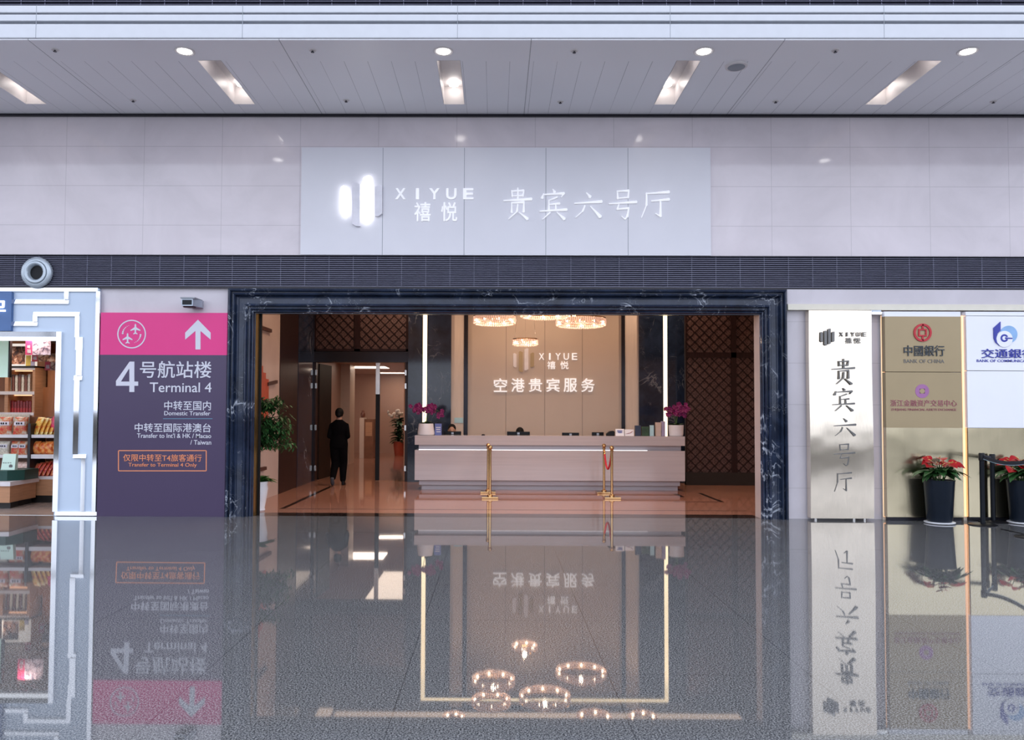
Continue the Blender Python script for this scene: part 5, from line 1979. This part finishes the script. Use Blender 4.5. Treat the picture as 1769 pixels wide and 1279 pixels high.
poster(44, 580, 87.5, 613.5, 13.1, 56, 'pinkprint', 'pic2', '味福', 'nearest hanging poster, pink title band and pale banquet picture')
poster(55, 611, 97, 625, 13.8, 65, 'crimson', 'pic', '福', 'middle hanging red poster just below the pink one')
poster(77.5, 624, 112, 640, 14.6, 87, 'crimson', 'pic', '福', 'lowest hanging red poster beside the chrome portal')
x0, z0, x1, z1 = rect(-35, 578, 15, 652, 12.9)
t = thing('hanging_sign', ((x0 + x1) / 2, 12.9, z0), 'mint green hanging sign at the left edge inside the shop', 'sign')
MB().box(x0, 12.9, z0, x1, 12.94, z1).build('panel', 'mintlit', t)
MB().box(x1, 12.89, z0, x1 + .025, 12.95, z1).build('frame_edge', 'plinth', t)
MB().tube([(x1 - .05, 12.92, z1), (x1 - .05, 12.92, zc_s)], .004, 5).build('rod', 'steel', t)

# front display island
c0, c1 = G(18, 880), G(42, 877)
yd = 12.72
xr0, xr1 = X(17, yd, 850), X(39, yd + .42, 850)
t = thing('display_island', (xr0 - .4, yd + .5, 0), 'angled honey wood display island with white top at left front of shop', 'display table')
def octo(off=0.0):
    return [(xr0 - 1.6, yd + off), (xr0 - off * .4, yd + off), (xr1 - off, yd + .42), (xr1 - off, yd + .8), (xr0 - 1.6, yd + .8)]
zb0, zb1, zt0 = Z(873, yd), Z(844, yd), Z(836.5, yd)
MB().vprism(octo(.07), 0, zb0).build('plinth', 'plinth', t)
MB().vprism(octo(0), zb0, zb1).build('base', 'shelfwood', t)
MB().vprism([(x, y) for x, y in [(xr0 - 1.6, yd - .03), (xr0 + .02, yd - .03), (xr1 + .04, yd + .40), (xr1 + .04, yd + .82), (xr0 - 1.6, yd + .82)]], zb1, zt0).build('top', 'shelfwhite', t)
ytr = yd + .12
x1 = X(30, ytr, 825)
t = MB().vprism([(xr0 - 1.3, ytr), (x1 - .17, ytr), (x1, ytr + .2), (x1, ytr + .6), (xr0 - 1.3, ytr + .6)], zt0, Z(817, ytr)).build('display_tray', 'forest', bevel=.004)
tag(t, 'dark green block tray on the display island', 'tray')
ym = ytr + .14
x0, z0, x1, z1 = rect(1.5, 785, 25.5, 817.0, ym)
t = thing('gift_pack', ((x0 + x1) / 2, ym, z0), 'mint green gift pack with round black seal on the green tray', 'gift pack')
zz = Z(817, ytr) + .001
MB().add([(x0, ym, zz), (x1, ym, zz), (x1, ym + .08, zz), (x0, ym + .08, zz), (x0 + .012, ym + .04, z1), (x1 - .006, ym + .04, z1), (x1 - .006, ym + .1, z1), (x0 + .012, ym + .1, z1)],
         [(3, 2, 1, 0), (4, 5, 6, 7), (0, 1, 5, 4), (1, 2, 6, 5), (2, 3, 7, 6), (3, 0, 4, 7)]).build('pack', 'mint', t)
mb = MB()
ringpoly(18.8, 805.8, 0, 3.2, ym + .012, mb, seg=16, depth=.006)
mb.build('seal', 'ink', t)
mb = MB()
for k in range(4):
    text_into(mb, '禧味茶香'[k], rect(5 + k * 4, 799, 8 + k * 4, 802, ym + .02), ym + .022, .006)
mb.build('lettering', 'ink', t)
